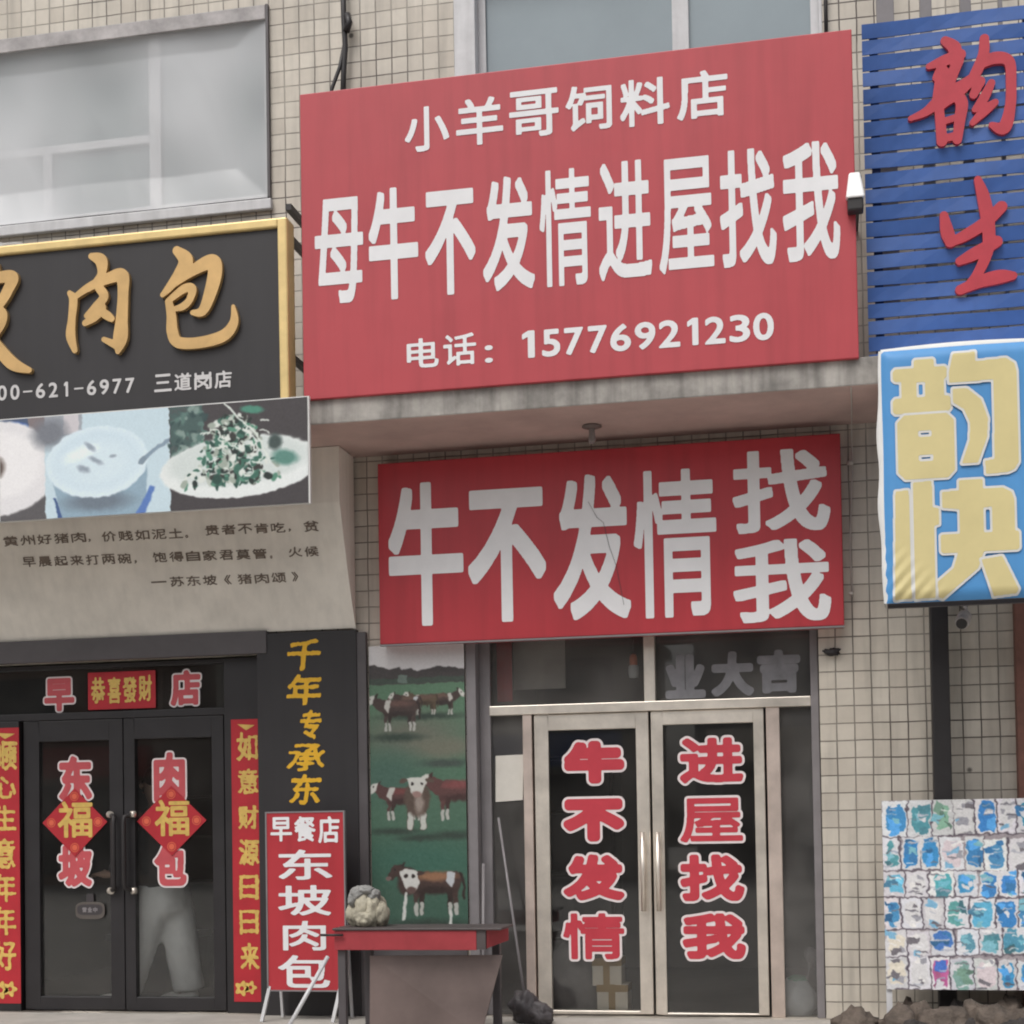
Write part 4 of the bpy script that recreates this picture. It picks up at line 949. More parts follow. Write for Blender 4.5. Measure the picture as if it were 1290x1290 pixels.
couplet((293, 906, 327, 1262), '如意财源日日来', [(299, 922, 325, 958), (300, 968, 326, 1000), (300, 1014, 326, 1044), (301, 1057, 327, 1090), (302, 1102, 326, 1133), (302, 1146, 326, 1177), (303, 1188, 327, 1222)], 'red couplet scroll on the right jamb of the black glass doors', YCO)
couplet((-12, 917, 25, 1264), '顺心生意年年好', [(-8, 934, 22, 970), (-8, 978, 21, 1006), (-8, 1014, 21, 1046), (-8, 1056, 20, 1094), (-8, 1100, 21, 1136), (-8, 1142, 21, 1178), (-8, 1184, 21, 1222)], 'red couplet scroll on the left jamb of the black glass doors', YCO)
r = R(111, 846, 196, 893, YL-.012); t = thing('lucky_banner', 'small red paper banner with gold characters above the black glass doors', 'banner', ((r[0]+r[1])/2, YL-.012, r[2]))
mb = MB(); mb.box(r[0], r[1], YL-.014, YL-.011, r[2], r[3]); mb.build('paper', m_paperred, t)
for it in [('恭', 115, 853, 133, 886), ('喜', 136, 853, 153, 886), ('發', 155, 852, 173, 885), ('財', 175, 850, 192, 883)]: mb = MB(); text_px(mb, [it], YL-.014, .7, res=64); mb.build('character', m_goldpr, t)
def diamond(cx_, cy_, hw, hh, label):
    Y = YL-.014; cc = W(cx_, cy_, Y); ax = W(cx_+hw, cy_, Y).x-cc.x; az = cc.z-W(cx_, cy_+hh, Y).z
    t = thing('fortune_diamond', label, 'decoration', cc, 'red fortune diamonds on the black doors')
    mb = MB(); mb.prism([(cc.x-ax, cc.z), (cc.x, cc.z-az), (cc.x+ax, cc.z), (cc.x, cc.z+az)], Y, Y+.003); mb.build('paper', m_paperred, t)
    mb = MB(); char(mb, '福', R(cx_-21, cy_-27, cx_+23, cy_+19, Y), flat(Y), .0055, lift=.002, res=100)
    mb.build('character', m_goldpr, t)
    for k, (dx, dz) in enumerate(((-.72, 0), (.72, 0), (0, .76), (0, -.74))):
        mb = MB(); mb.lathe((cc.x+dx*ax, Y-.0015, cc.z+dz*az), [(.0, 0), (.022, 0)], 12, axis='y'); mb.lathe((cc.x+dx*ax, Y-.0015, cc.z+dz*az), [(.028, 0), (.034, 0)], 14, axis='y'); mb.build('flower_print', mat('orange_print', S(206, 96, 70, 1.2), .5), t)
diamond(94, 1036, 41, 43, 'red paper fortune diamond on the left black door leaf')
diamond(216, 1034, 44, 44, 'red paper fortune diamond on the right black door leaf')
# door tag
Y = YL-.012; c0 = W(114, 1147, Y)
t = thing('door_tag', 'little grey plate hanging on the left black door below the red characters', 'sign', c0)
mb = MB()
ov = [(c0.x+.115*math.copysign(abs(math.cos(a_))**.5, math.cos(a_)), c0.z+.062*math.copysign(abs(math.sin(a_))**.6, math.sin(a_))) for a_ in [2*math.pi*k/36 for k in range(36)]]
mb.prism(ov, Y-.008, Y); mb.build('plate', mat('grey_tag', S(84, 78, 74), .5), t, bevel=.002)
mb = MB(); mb.prism([(c0.x+(x-c0.x)*.86, c0.z+.006+(z-c0.z)*.62) for x, z in ov], Y-.0095, Y-.0082); mb.prism([(c0.x-.03, c0.z+.064), (c0.x+.03, c0.z+.064), (c0.x+.026, c0.z+.12), (c0.x-.026, c0.z+.12)], Y-.008, Y-.0005); mb.build('dark_field', mat('dark_tag', S(60, 56, 58), .5), t)
for k, ch in enumerate('营业中'): mb = MB(); char(mb, ch, (c0.x-.058+k*.042, c0.x-.024+k*.042, c0.z-.012, c0.z+.024), flat(Y-.0095), .002, res=40, lift=.0015, step=1); mb.build('character', m_grey, t)

# 12 sticker board right
YR = -.4
r = (W(1114, 1130, YR).x, W(1114, 1130, YR).x+1.25, W(1200, 1247, YR).z, W(1200, 1007, YR).z)
t = thing('sticker_board', 'white board crowded with blue and white stickers leaning on the tiled wall', 'board', ((r[0]+r[1])/2, YR, r[2]))
bw = F/(D+YR)*(r[1]-r[0])
c = Canvas(0, 0, bw, 242, 1.8); c.rect(-5, -5, 999, 999, (150, 142, 146))
rowsY = [0, 48, 92, 126, 166, 200, 243]
BLUE, CY, TEAL, WHT, PNK, CRM, GRN, MAG = (64, 130, 184), (96, 166, 204), (84, 144, 158), (206, 205, 206), (206, 194, 198), (212, 205, 190), (126, 164, 146), (180, 100, 142)
pal = [[BLUE, CRM, GRN, WHT, BLUE, WHT, BLUE, CRM], [BLUE, BLUE, BLUE, PNK, BLUE, BLUE, WHT, BLUE], [CY, WHT, TEAL, BLUE, TEAL, TEAL, BLUE, WHT], [BLUE, WHT, WHT, CY, BLUE, PNK, BLUE, TEAL], [CRM, WHT, BLUE, TEAL, TEAL, TEAL, WHT, BLUE], [CRM, WHT, MAG, GRN, PNK, BLUE, BLUE, WHT]]
for j in range(6):
    x = .5; i = 0; drift = rng.normal(size=12).cumsum()*.9
    while x < bw:
        wd = rng.uniform(21, 31); xa, xb = x, x+wd-1.6; dy_ = drift[i % 12]; ya, yb = rowsY[j]+1+dy_, rowsY[j+1]-1+dy_*.8; col = np.array(pal[j][i % 8], float); hx, hy = xb-xa, yb-ya
        sk = rng.normal()*1.2
        c.poly([(xa+sk, ya), (xb+sk, ya+rng.uniform(-1, 1)), (xb, yb), (xa, yb+rng.uniform(-1, 1))], np.array((202, 202, 205))+rng.normal()*7+rng.normal(size=3)*2, 0)
        if rng.uniform() < .3 and j < 5: col = np.array((BLUE, CY, TEAL)[rng.integers(3)], float)
        blu = col[2]-col[0] > 40 or tuple(col) in (MAG, GRN)
        m0 = rng.uniform(.04, .16); n_ = 14
        def quad(cx_, cy_, rx_, ry_, col_):
            t_ = rng.uniform(-.5, .5); q_ = [(-rx_*rng.uniform(.6, 1.2), -ry_*rng.uniform(.6, 1.2)), (rx_*rng.uniform(.6, 1.2), -ry_*rng.uniform(.3, 1.2)), (rx_*rng.uniform(.6, 1.2), ry_*rng.uniform(.6, 1.2)), (-rx_*rng.uniform(.3, 1.2), ry_*rng.uniform(.6, 1.2))]
            c.poly([(cx_+a_*math.cos(t_)-b_*math.sin(t_), cy_+a_*math.sin(t_)+b_*math.cos(t_)) for a_, b_ in q_], col_, 0)
        def lump(cx_, cy_, rx_, ry_, p_, col_, sf=0):
            c.poly([(cx_+rx_*rng.uniform(.82, 1.08)*math.copysign(abs(math.cos(a_))**p_, math.cos(a_)), cy_+ry_*rng.uniform(.82, 1.08)*math.copysign(abs(math.sin(a_))**p_, math.sin(a_))) for a_ in [6.283*k/n_ for k in range(n_)]], col_, sf)
        if blu:
            lump(xa+hx*rng.uniform(.48, .58), ya+hy*rng.uniform(.46, .56), hx*rng.uniform(.34, .47), hy*rng.uniform(.36, .47), rng.uniform(.3, .7), col+rng.normal(size=3)*7)
            for _ in range(4): quad(xa+hx*rng.uniform(.2, .85), ya+hy*rng.uniform(.12, .9), hx*rng.uniform(.1, .34), hy*rng.uniform(.05, .2), [col*.72, col*1.15+12, np.array((206, 206, 210.)), np.array((120, 176, 190.)), col*.9][rng.integers(5)])
            if tuple(col) == MAG: lump(xa+hx*.5, ya+hy*.28, hx*.36, hy*.2, .8, np.array((70, 110, 190.)))
        else:
            lump(xa+hx*.5, ya+hy*.5, hx*.42, hy*.42, .6, col, 1)
            for _ in range(4): quad(xa+hx*rng.uniform(.15, .85), ya+hy*rng.uniform(.1, .9), hx*rng.uniform(.08, .36), hy*rng.uniform(.03, .13), [np.array((150, 150, 158.)), np.array((222, 220, 218.)), np.array((120, 170, 200.)), np.array((110, 106, 112.))][rng.integers(4)])
        for _ in range(rng.integers(2, 6)):
            yy = ya+hy*rng.uniform(.05, .97); xq = xa+hx*rng.uniform(.0, .5); c.line([(xq, yy), (xq+hx*rng.uniform(.15, .55), yy+rng.normal()*1.2)], rng.uniform(.8, 2.2), [(116, 114, 122), (90, 88, 96), (222, 222, 224), (176, 178, 188), (224, 222, 222), (150, 160, 176)][rng.integers(6)])
        if rng.uniform() < .8: c.line([(xb+1+sk, ya), (xb+1, yb)], rng.uniform(1.6, 2.8), (84, 76, 86))
        c.line([(xa, yb+1), (xb, yb+1+rng.normal()*.5)], rng.uniform(1.2, 2.8), (92, 84, 92)); x += wd; i += 1
c.warp(.75, 16); c.noise(5, 1); c.a = blur(c.a, 1)
lean = lambda X_, Z_: YR+(Z_-r[2])*.09
c.sheet('printed_picture', r, YR, PRINT_MATT, t, gain=1.12, wave=.0006, yfun=lambda X_, Z_: YR+(Z_-r[2])*.09)
mb = MB(); mb.add([(r[0], lean(0, r[2])+.012, r[2]), (r[1], lean(0, r[2])+.012, r[2]), (r[1], lean(0, r[3])+.012, r[3]), (r[0], lean(0, r[3])+.012, r[3]), (r[0], lean(0, r[2])+.03, r[2]), (r[1], lean(0, r[2])+.03, r[2]), (r[1], lean(0, r[3])+.03, r[3]), (r[0], lean(0, r[3])+.03, r[3])], [(0, 1, 2, 3), (7, 6, 5, 4), (0, 4, 5, 1), (1, 5, 6, 2), (2, 6, 7, 3), (3, 7, 4, 0)])
mb.build('backing', m_grey, t)
for x in (r[0]+.0, r[1]-.3):
    mb = MB(); mb.box(x, x+.035, YR+.016, YR+.05, ZP, r[2]+.0); mb.build('leg', m_wframe, t)
# rubble under it
m_rock = mat('brown_stone', S(98, 88, 80, 1.1), .9, .55, 9, .02, bscale=30); m_rock2 = mat('dark_stone', S(64, 60, 58, 1.1), .9, .55, 9, .02, bscale=30)
k = 0
for px_, py_, yy, rx, rz in ((1078, 1296, -0.5, 0.12, 0.1), (1132, 1284, -0.5, 0.12, 0.1), (1150, 1296, -0.75, 0.08, 0.07), (1163, 1276, -0.38, 0.1, 0.09), (1190, 1288, -0.52, 0.14, 0.11), (1221, 1294, -0.8, 0.07, 0.06), (1230, 1279, -0.45, 0.11, 0.1), (1258, 1286, -0.5, 0.13, 0.11), (1285, 1296, -0.75, 0.1, 0.08), (1298, 1279, -0.45, 0.12, 0.11), (1205, 1304, -0.95, 0.09, 0.06), (1110, 1304, -0.8, 0.07, 0.05), (1175, 1300, -0.9, 0.07, 0.06), (1242, 1300, -0.95, 0.08, 0.06), (1212, 1272, -0.3, 0.08, 0.08), (1145, 1270, -0.28, 0.07, 0.07), (1272, 1270, -0.3, 0.09, 0.09), (1095, 1292, -0.3, 0.06, 0.06)):
    p = W(px_, py_, yy); k += 1
    zc = max(ZP+rz*.72, p.z-rz*.2)
    mb = MB(); mb.blob((p.x, yy, ZP+.3*rz), (rx, rx*.85, max(rz, (p.z+rz*.55-ZP-.3*rz))), seed=k, amp=.55, freq=1.5, sub=3, ridge=.3); o = mb.build('rock', m_rock if k % 3 else m_rock2)
    tag(o, 'brown stone at the left end of the rubble, lying before bare tiles' if k == 1 else ('rough brown stone in the rubble heap below the sticker board' if k % 3 else 'dark grey stone in the rubble heap below the sticker board'), 'rock', 'rubble stones')

# ------------------------------------------------------------------ table with red edge
YT = -1.0
ta, tb = W(421, 1180, YT).x, W(612, 1178, YT).x; tz1 = W(515, 1172, YT).z; tz0 = W(515, 1197, YT).z
t = thing('table', 'dark topped work table with a red painted edge before the cow poster', 'table', ((ta+tb)/2, YT+.3, ZP))
m_tred = mat('red_table_paint', S(146, 52, 58, 1.2), .45, .15, 8)
m_tt = mat('dark_table_top', S(70, 64, 64), .5, .25, 6)
mb = MB(); mb.box(ta-.01, tb+.1, YT-.01, YT+.36, tz1, tz1+.014); mb.build('top', m_tt, t, bevel=.004)
mb = MB(); mb.box(ta, tb-.06, YT, YT+.025, tz0, tz1-.001); mb.build('red_edge', m_tred, t, bevel=.003)
mb = MB(); mb.add([(tb-.0, YT+.02, tz0+.01), (tb+.1, YT+.2, tz0+.045), (tb+.1, YT+.2, tz1-.002), (tb-.0, YT+.02, tz1-.002), (tb-.01, YT+.04, tz0+.01), (tb+.09, YT+.22, tz0+.045), (tb+.09, YT+.22, tz1-.002), (tb-.01, YT+.04, tz1-.002)], [(0, 1, 2, 3), (7, 6, 5, 4), (0, 4, 5, 1), (1, 5, 6, 2), (2, 6, 7, 3), (3, 7, 4, 0)]); mb.build('red_edge', m_tred, t)
mb = MB(); mb.box(tb-.0595, tb-.003, YT+.004, YT+.05, tz0+.004, tz1-.001); mb.build('dark_gap_filler', m_tt, t)  # dark fill in place of the shaded gap between the red edges
for x, y in ((ta+.01, YT+.03), (ta+.1, YT+.3), (tb-.03, YT+.3)):
    mb = MB(); mb.box(x, x+.05, y, y+.05, ZP, tz1-.002 if y > YT+.04 else tz0-.001); mb.build('leg', m_dgrey, t, bevel=.004)
# sheet leaning under the table
mb = MB(); q = [W(466, 1204, YT+.09), W(633, 1203, YT+.12), W(606, 1325, YT+.05), W(466, 1325, YT+.05)]
q = [Vector((p.x, p.y, max(p.z, ZP+.003))) for p in q]
mb.add([*q, *[p+Vector((0, .014, 0)) for p in q]], [(0, 1, 2, 3), (7, 6, 5, 4), (0, 4, 5, 1), (1, 5, 6, 2), (2, 6, 7, 3), (3, 7, 4, 0)])
tag(mb.build('leaning_sheet', mat('brownish_sheet_metal', S(116, 102, 98, 1.1), .38, .3, 1.4, metal=.3)), 'dull brown sheet leaning below the red edged table', 'sheet')
# bundle on the table
p = W(462, 1150, YT+.17); zt = tz1+.019
t = thing('cloth_bundle', 'crumpled pale bundle sitting on the left end of the red edged table', 'bundle', (p.x, YT+.17, zt))
m_bun = mat('stained_cloth', S(176, 170, 152, 1.1), .8, .6, 9, .008, bscale=16); m_bun2 = mat('grey_cloth', S(140, 140, 138, 1.1), .8, .4, 14, .01)
mb = MB()
for q_, (dx, dy, h_, rx_, rz_) in enumerate(((-.07, .0, .075, .06, .085), (-.015, -.03, .1, .055, .11), (.045, -.02, .09, .05, .1), (.095, .0, .07, .05, .08), (.02, .05, .1, .09, .11), (.0, -.045, .05, .07, .055))): mb.blob((p.x+dx, p.y+dy, zt+h_), (rx_, .06, rz_), 80+q_, .16, 1.6, 4, ridge=.22)
mb.build('sack', m_bun, t)
mb = MB()
for q_, (dx, dy, h_, rx_, rz_) in enumerate(((-.045, -.02, .2, .055, .05), (.0, -.02, .225, .05, .03), (-.08, -.02, .165, .035, .05), (.045, .0, .19, .045, .04))): mb.blob((p.x+dx, p.y+dy, zt+h_), (rx_, .055, rz_), 90+q_, .16, 1.6, 4, ridge=.22)
mb.build('hood', m_bun2, t)
# sticks / struts at left of the table
mb = MB(); mb.tube([W(413, 1205, YT-.1), W(360, 1300, YT-.35)], .013, 8); p_ = W(360, 1300, YT-.35); mb.tube([p_, (p_.x-.08, p_.y-.1, ZP)], .013, 8)
tag(mb.build('prop_stick', m_wframe), 'thin pale stick leaning from the left table corner down to the step', 'stick')
mb = MB(); mb.tube([W(404, 1178, YT-.02), W(432, 1178, YT-.02)], .008, 8); mb.build('table_hook', m_rubber, bpy.data.objects['table'])

# clutter at the side light (left of the steel doors)
mb = MB(); a = W(628, 1030, .02); bq = W(655, 1215, -.14); d_ = (bq-a); e_ = a+d_*((ZP-a.z)/d_.z); mb.tube([a, e_], .009, 8)
tag(mb.build('long_stick', m_grey), 'long thin grey stick leaning on the glass left of the steel doors', 'stick')
mb = MB(); a = W(609, 1088, -.03); mb.tube([a, (a.x+.03, -.25, ZP)], .011, 8)
tag(mb.build('short_stick', m_grey), 'short white stick leaning on the frame beside the cow poster', 'stick')
r = R(624, 951, 660, 1010, YD-.004); mb = MB(); mb.prism([(r[0], r[2]), (r[1]-.01, r[2]+.01), (r[1], r[3]), (r[0]+.005, r[3]-.004)], YD-.006, YD-.003)
tag(mb.build('paper_notice', mat('plain_paper', S(196, 192, 184, 1.2), .7, .08, 8)), 'blank white paper taped to the glass left of the steel doors', 'paper')
p = W(662, 1275, -.3); mb = MB(); mb.blob((p.x, -.3, ZP+.1), (.1, .09, .11), 21, .3, 1.4, 4, ridge=.2); mb.blob((p.x+.1, -.34, ZP+.06), (.085, .08, .075), 22, .3, 1.4, 4, ridge=.2)
tag(mb.build('rubbish_bag', mat('dark_plastic_bag', S(72, 68, 70), .5, .3, 7, .004, bscale=12)), 'dark crumpled plastic bag on the step left of the steel doors', 'bag')

# things inside the feed shop
m_card = mat('white_carton', S(216, 206, 192, 1.3), .7, .1, 6); m_tape = mat('brown_tape', S(168, 136, 84, 1.1), .4, .1, 8)
for (bx_, lb, yy) in (((752, 1240, 791, 1272), 'taped white carton on the floor inside the left steel door, lower of two', .19), ((746, 1206, 783, 1242), 'taped white carton stacked on top of the lower one inside the left steel door', .19)):
    r = R(*bx_, yy)
    t = thing('carton', lb, 'box', ((r[0]+r[1])/2, yy, r[2]), 'taped cartons inside the steel doors')
    mb = MB(); z0_ = r[2] if 'top' in lb else ZP; mb.box(r[0], r[1], yy, yy+.2, z0_, r[3]-.001); mb.build('box', m_card, t, bevel=.006)
    mb = MB(); xm_ = (r[0]+r[1])/2; mb.box(xm_-.026, xm_+.02, yy-.002, yy+.2, z0_+.001, r[3]); zz = r[3]-(r[3]-r[2])*.3; mb.box(r[0]-.001, r[1]+.001, yy-.0035, yy+.2, zz, r[3]-.004); mb.build('tape', m_tape, t)
p = W(1004, 1265, .25); zsb = W(1004, 1278, .3).z
t = thing('plastic_sack', 'white plastic sack standing behind the side window right of the steel doors', 'sack', (p.x, .25, ZP))
mb = MB(); mb.blob((p.x, .25, ZP+.1), (.13, .09, .15), 31, .12, 1.2, 4); mb.build('sack', mat('white_sack', S(228, 228, 228, 1.4), .5, .05, 6), t)
mb = MB(); mb.blob((p.x+.01, .25, ZP+.235), (.065, .05, .03), 32, .3, 2.0, 3); mb.build('tie', mat('green_tie', S(96, 150, 124), .5, .2, 8), t)
p2 = W(1021, 1203, .2); mb = MB(); mb.blob((p2.x, .2, p2.z), (.045, .03, .05), 33, .15, 1.4, 3); mb.tube([(p2.x, .2, p2.z-.04), (p2.x-.08, .3, ZP+.0)], .009, 8)
tag(mb.build('ladle', m_grey), 'grey round ladle leaning behind the side window above the white sack', 'ladle')
# hanging bulb in the transom
p = W(798, 838, .24); t = thing('hanging_lamp', 'small white bulb under an orange socket hanging behind the glass above the steel doors', 'lamp', (p.x, .24, p.z))
mb = MB(); mb.lathe((p.x, .24, p.z), [(0, -.09), (.03, -.085), (.036, -.05), (.036, -.01), (.026, .0)], 18); mb.build('bulb', mat('white_bulb', S(214, 214, 212, 1.3), .3, .03), t)
mb = MB(); mb.lathe((p.x, .24, p.z), [(.027, .0), (.027, .05), (.018, .075), (0, .078)], 18); mb.build('socket', mat('orange_socket', S(226, 110, 62, 1.3), .4, .05), t)
mb = MB(); mb.tube([(p.x, .24, p.z+.07), (p.x, .24, hole_right[3]+.49)], .004, 6); mb.build('cord', m_rubber, t)
p = W(722, 1255, .3); t = thing('feed_sack', 'slumped grey sack behind the glass of the left steel door beside the cartons', 'sack', (p.x, .34, ZP))
mb = MB(); mb.blob((p.x, .34, ZP+.2), (.2, .13, .28), 71, .12, 1.2, 4, ridge=.25); mb.build('sack', mat('grey_sack', S(120, 116, 116, 1.2), .8, .2, 8, .004), t)
r = R(626, 818, 645, 884, .24); mb = MB(); mb.box(r[0], r[1], .24, .25, r[2], r[3]+.3)
tag(mb.build('hanging_strip', m_paperred), 'narrow red strip hanging behind the transom glass left of the bulb', 'strip')
r = R(647, 812, 712, 868, .4); mb = MB(); mb.box(r[0], r[1], .4, .42, r[2], r[3]+.2)
tag(mb.build('pale_board', mat('pale_board_paint', S(190, 184, 176, 1.2), .7, .1, 4)), 'pale board hanging behind the transom glass beside the red strip', 'board')
# shelf unit and dim goods inside
def shelf_unit(x0, x1, y0, y1, zs_, label):
    t = thing('shelf_unit', label, 'shelf', ((x0+x1)/2, (y0+y1)/2, ZP)); mb = MB()
    for x in (x0, x1-.03): mb.box(x, x+.03, y0, y1, ZP, zs_[-1]+.02)
    mb.build('side_panel', m_shelf, t)
    for z in zs_: mb = MB(); mb.box(x0+.031, x1-.031, y0, y1, z-.02, z+.005); mb.build('shelf', m_shelf, t)
shelf_unit(hole_right[0]+.05, hole_right[0]+.75, 1.8, 2.3, [.5, 1.0, 1.5, 1.95], 'dark shelf unit deep inside the shop behind the steel doors')
shelf_unit(LX(40)+.0, LX(130), 2.3, 2.7, [.5, .95, 1.35, 1.7], 'dark shelf unit deep inside the shop behind the black doors')
t = thing('counter', 'low grey counter inside the shop behind the left black door', 'counter', (LX(95), 1.3, ZP)); mb = MB(); mb.box(LX(50), LX(150), 1.2, 1.7, ZP, ZP+.42); mb.build('body', mat('counter_paint', (.07, .07, .075), .6, .2, 5), t); mb = MB(); mb.box(LX(46), LX(152), 1.17, 1.73, ZP+.421, ZP+.47); mb.build('top', mat('counter_top', (.16, .165, .17), .4, .2, 5), t)

# ------------------------------------------------------------------ cables, lights, cameras
mb = MB(); pts = [W(431, -60, -.06), W(433, 20, -.06), W(435, 60, -.06), W(433, 90, -.06), W(431, 150, -.06)]; mb.tube(pts, .02, 10); mb.tube([W(437, 18, -.07), W(440, 28, -.075), W(436, 40, -.07)], .024, 10)
mb.tube([W(434, 55, -.06), W(428, 85, -.07), W(418, 112, -.1), W(412, 150, -.1)], .014, 8)
tag(mb.build('power_cable', m_rubber), 'thick black cable with a branch running down the tiles left of the upper window', 'cable')
mb = MB(); mb.tube([W(1040, -60, -.04), W(1040, 0, -.04), W(1041, 60, -.04)], .013, 8); tag(mb.build('drain_pipe', m_rubber), 'thin dark pipe on the tiles right of the upper window', 'pipe')
mb = MB(); mb.tube([W(1072, 488, -.88), (W(1073, 520, -.5).x, -.5, zsof-.012), W(1073, 560, -.05), W(1074, 582, -.03), W(1072, 640, -.03), W(1071, 690, -.03), W(1074, 752, -.03)], .0045, 6); q = W(1071, 583, -.03); mb.lathe(q+Vector((0, -.012, 0)), [(0, -.02), (.022, -.015), (.022, .008), (0, .012)], 12); q = W(1072, 748, -.03); mb.lathe(q+Vector((0, -.012, 0)), [(0, -.012), (.014, -.01), (.014, .008), (0, .012)], 12)
tag(mb.build('white_cord', mat('pale_cord', S(176, 170, 164), .6)), 'thin pale cord with small clips on the tiles right of the lower red sign', 'cord')
# ceiling fitting
p = Vector((W(748, 540, -.33).x, -.42, zsof)); t = thing('ceiling_fitting', 'small bare lamp fitting under the concrete canopy', 'lamp fitting', p)
mb = MB(); mb.lathe(p+Vector((0, 0, -.0005)), [(0, 0), (.06, 0), (.065, -.01), (.03, -.022), (0, -.022)], 18); mb.build('rose', mat('dusty_fitting', S(104, 92, 88), .7), t)
mb = MB(); mb.lathe(p+Vector((0, 0, -.02)), [(.018, 0), (.02, -.03), (.024, -.08), (.016, -.095), (0, -.095)], 14); mb.build('socket', mat('grey_fitting', S(120, 112, 110), .6), t)
# bullet camera 1
Y1_ = -.96; p = W(1077, 236, Y1_)
t = thing('security_camera', 'white bullet camera with black front between the red billboard and the slatted sign', 'camera', p)
mb = MB(); mb.add([(p.x-.034, Y1_-.03, p.z+.08), (p.x+.03, Y1_-.03, p.z+.08), (p.x+.055, Y1_-.07, p.z-.085), (p.x-.055, Y1_-.07, p.z-.085), (p.x-.034, Y1_+.07, p.z+.09), (p.x+.03, Y1_+.07, p.z+.09), (p.x+.055, Y1_+.05, p.z-.06), (p.x-.055, Y1_+.05, p.z-.06)], [(0, 1, 2, 3), (7, 6, 5, 4), (0, 4, 5, 1), (1, 5, 6, 2), (2, 6, 7, 3), (3, 7, 4, 0)])
mb.build('housing', mat('white_plastic', S(232, 230, 222, 1.3), .4, .04, 5), t, bevel=.012)
mb = MB(); mb.box(p.x-.046, p.x+.046, Y1_-.055, Y1_+.03, p.z-.155, p.z-.08); mb.build('lens_front', m_rubber, t, bevel=.01)
mb = MB(); mb.tube([(p.x+.02, Y1_+.05, p.z+.07), (p.x+.03, Y1_+.12, p.z+.11), (p.x+.03, -.005, p.z+.11)], .014, 8); mb.build('bracket', m_rubber, t)
# small camera 2
p = W(1213, 778, -.3); t = thing('security_camera', 'small pale camera under the light blue box sign right of the black pole', 'camera', p)
mb = MB(); mb.tube([p+Vector((.02, .12, .02)), p+Vector((-.005, -.03, -.03)), p+Vector((-.012, -.05, -.042))], [.045, .045, .04], 16); mb.build('housing', mat('pale_plastic', S(170, 164, 162), .45), t)
mb = MB(); mb.tube([p+Vector((-.0125, -.051, -.043)), p+Vector((-.015, -.057, -.046))], [.034, .034], 14); mb.build('lens_front', m_rubber, t)
mb = MB(); mb.tube([p+Vector((.03, .12, .05)), p+Vector((.03, .12, .09)), p+Vector((.03, .295, .1))], .016, 8); mb.build('bracket', mat('pale_plastic', None), t)
# mast bits: small bird-like tear left of tile wall corner
q = W(1036, 822, -.02); mb = MB(); mb.blob((q.x+.06, -.03, q.z), (.05, .02, .025), 41, .6, 2.2, 3); mb.bar((q.x, -.03, q.z+.01), (q.x+.1, -.03, q.z-.02), .012)
tag(mb.build('torn_strip', m_rubber), 'torn dark scrap on the tiles at the upper right corner of the steel shopfront', 'scrap')

# ------------------------------------------------------------------ plastic film over the left window
m = bpy.data.materials.new('plastic_film'); m.use_nodes = True; n = m.node_tree.nodes; l = m.node_tree.links
b = n['Principled BSDF']; b.inputs['Base Color'].default_value = (.74, .755, .78, 1); b.inputs['Roughness'].default_value = .28
tr = n.new('ShaderNodeBsdfTransparent'); mx = n.new('ShaderNodeMixShader'); tc = n.new('ShaderNodeTexCoord'); nz = n.new('ShaderNodeTexNoise'); nz.inputs['Scale'].default_value = .75; nz.inputs['Detail'].default_value = 1.5
l.new(tc.outputs['Object'], nz.inputs['Vector']); mr = n.new('ShaderNodeMapRange'); mr.inputs[1].default_value = .35; mr.inputs[2].default_value = .65; mr.inputs[3].default_value = .36; mr.inputs[4].default_value = .76
l.new(nz.outputs['Fac'], mr.inputs[0]); l.new(mr.outputs[0], mx.inputs[0]); l.new(tr.outputs[0], mx.inputs[1]); l.new(b.outputs[0], mx.inputs[2]); l.new(mx.outputs[0], n['Material Output'].inputs[0])
x0, x1, z0, z1 = hole_win; t = thing('plastic_sheet', 'wrinkled clear plastic sheet fastened over the upper left window', 'plastic sheet', ((x0+x1)/2, -.02, z0))
mb = MB(); nx, nz_ = 220, 110
def fy(x, z):
    e_ = min(x1-x, z-z0, z1-z); k_ = min(1, max(0, e_/.25))
    a_ = mnoise.noise(Vector((x*1.5, z*1.2, 3)))*.03+mnoise.noise(Vector((x*2.2+z*.8, z*1.4-x*.5, 9)))*.014+abs(mnoise.noise(Vector((x*3.2+z*1.1, z*.9, 5))))*.013
    return -.016+.045*k_+a_*(.35+.65*k_)
fx0 = x0+.02
vs = [(fx0+(x1-.012-fx0)*i/nx, fy(fx0+(x1-fx0)*i/nx, z0+(z1-z0)*j/nz_), z0+.005+(z1-z0-.01)*j/nz_) for j in range(nz_+1) for i in range(nx+1)]
mb.add(vs, [(j*(nx+1)+i, j*(nx+1)+i+1, (j+1)*(nx+1)+i+1, (j+1)*(nx+1)+i) for j in range(nz_) for i in range(nx)], 0, True)
mb.build('film', m, t)
m_bat = mat('grey_batten', S(168, 164, 164, 1.15), .7, .35, 6, .004)
mb = MB(); mb.box(x0, x1-.02, -.035, -.02, z1-.11, z1-.005); mb.build('top_batten', m_bat, t, bevel=.006)
mb = MB(); mb.box(x1-.02, x1-.001, -.03, .06, z0, z1-.001); mb.build('side_batten', m_dgrey, t)
mb = MB(); mb.box(x0, x1-.021, -.012, .0, z0-.012, z0+.004); mb.build('gap_shade_strip', m_rubber, t)  # black strip standing in for the dark gap under the film
mb = MB(); zg = W(150, 292, -.05).z; mb.box(x0, x1+.01, -.045, -.001, z0-.09, z0-.013); ob = mb.build('window_sill', m_wframe, lw, bevel=.008)
p = W(8, 288, YG+.2); mb = MB(); mb.blob((p.x-.05, YG+.25, gz1+.02), (.2, .16, .1), 51, .3, 1.5, 4)
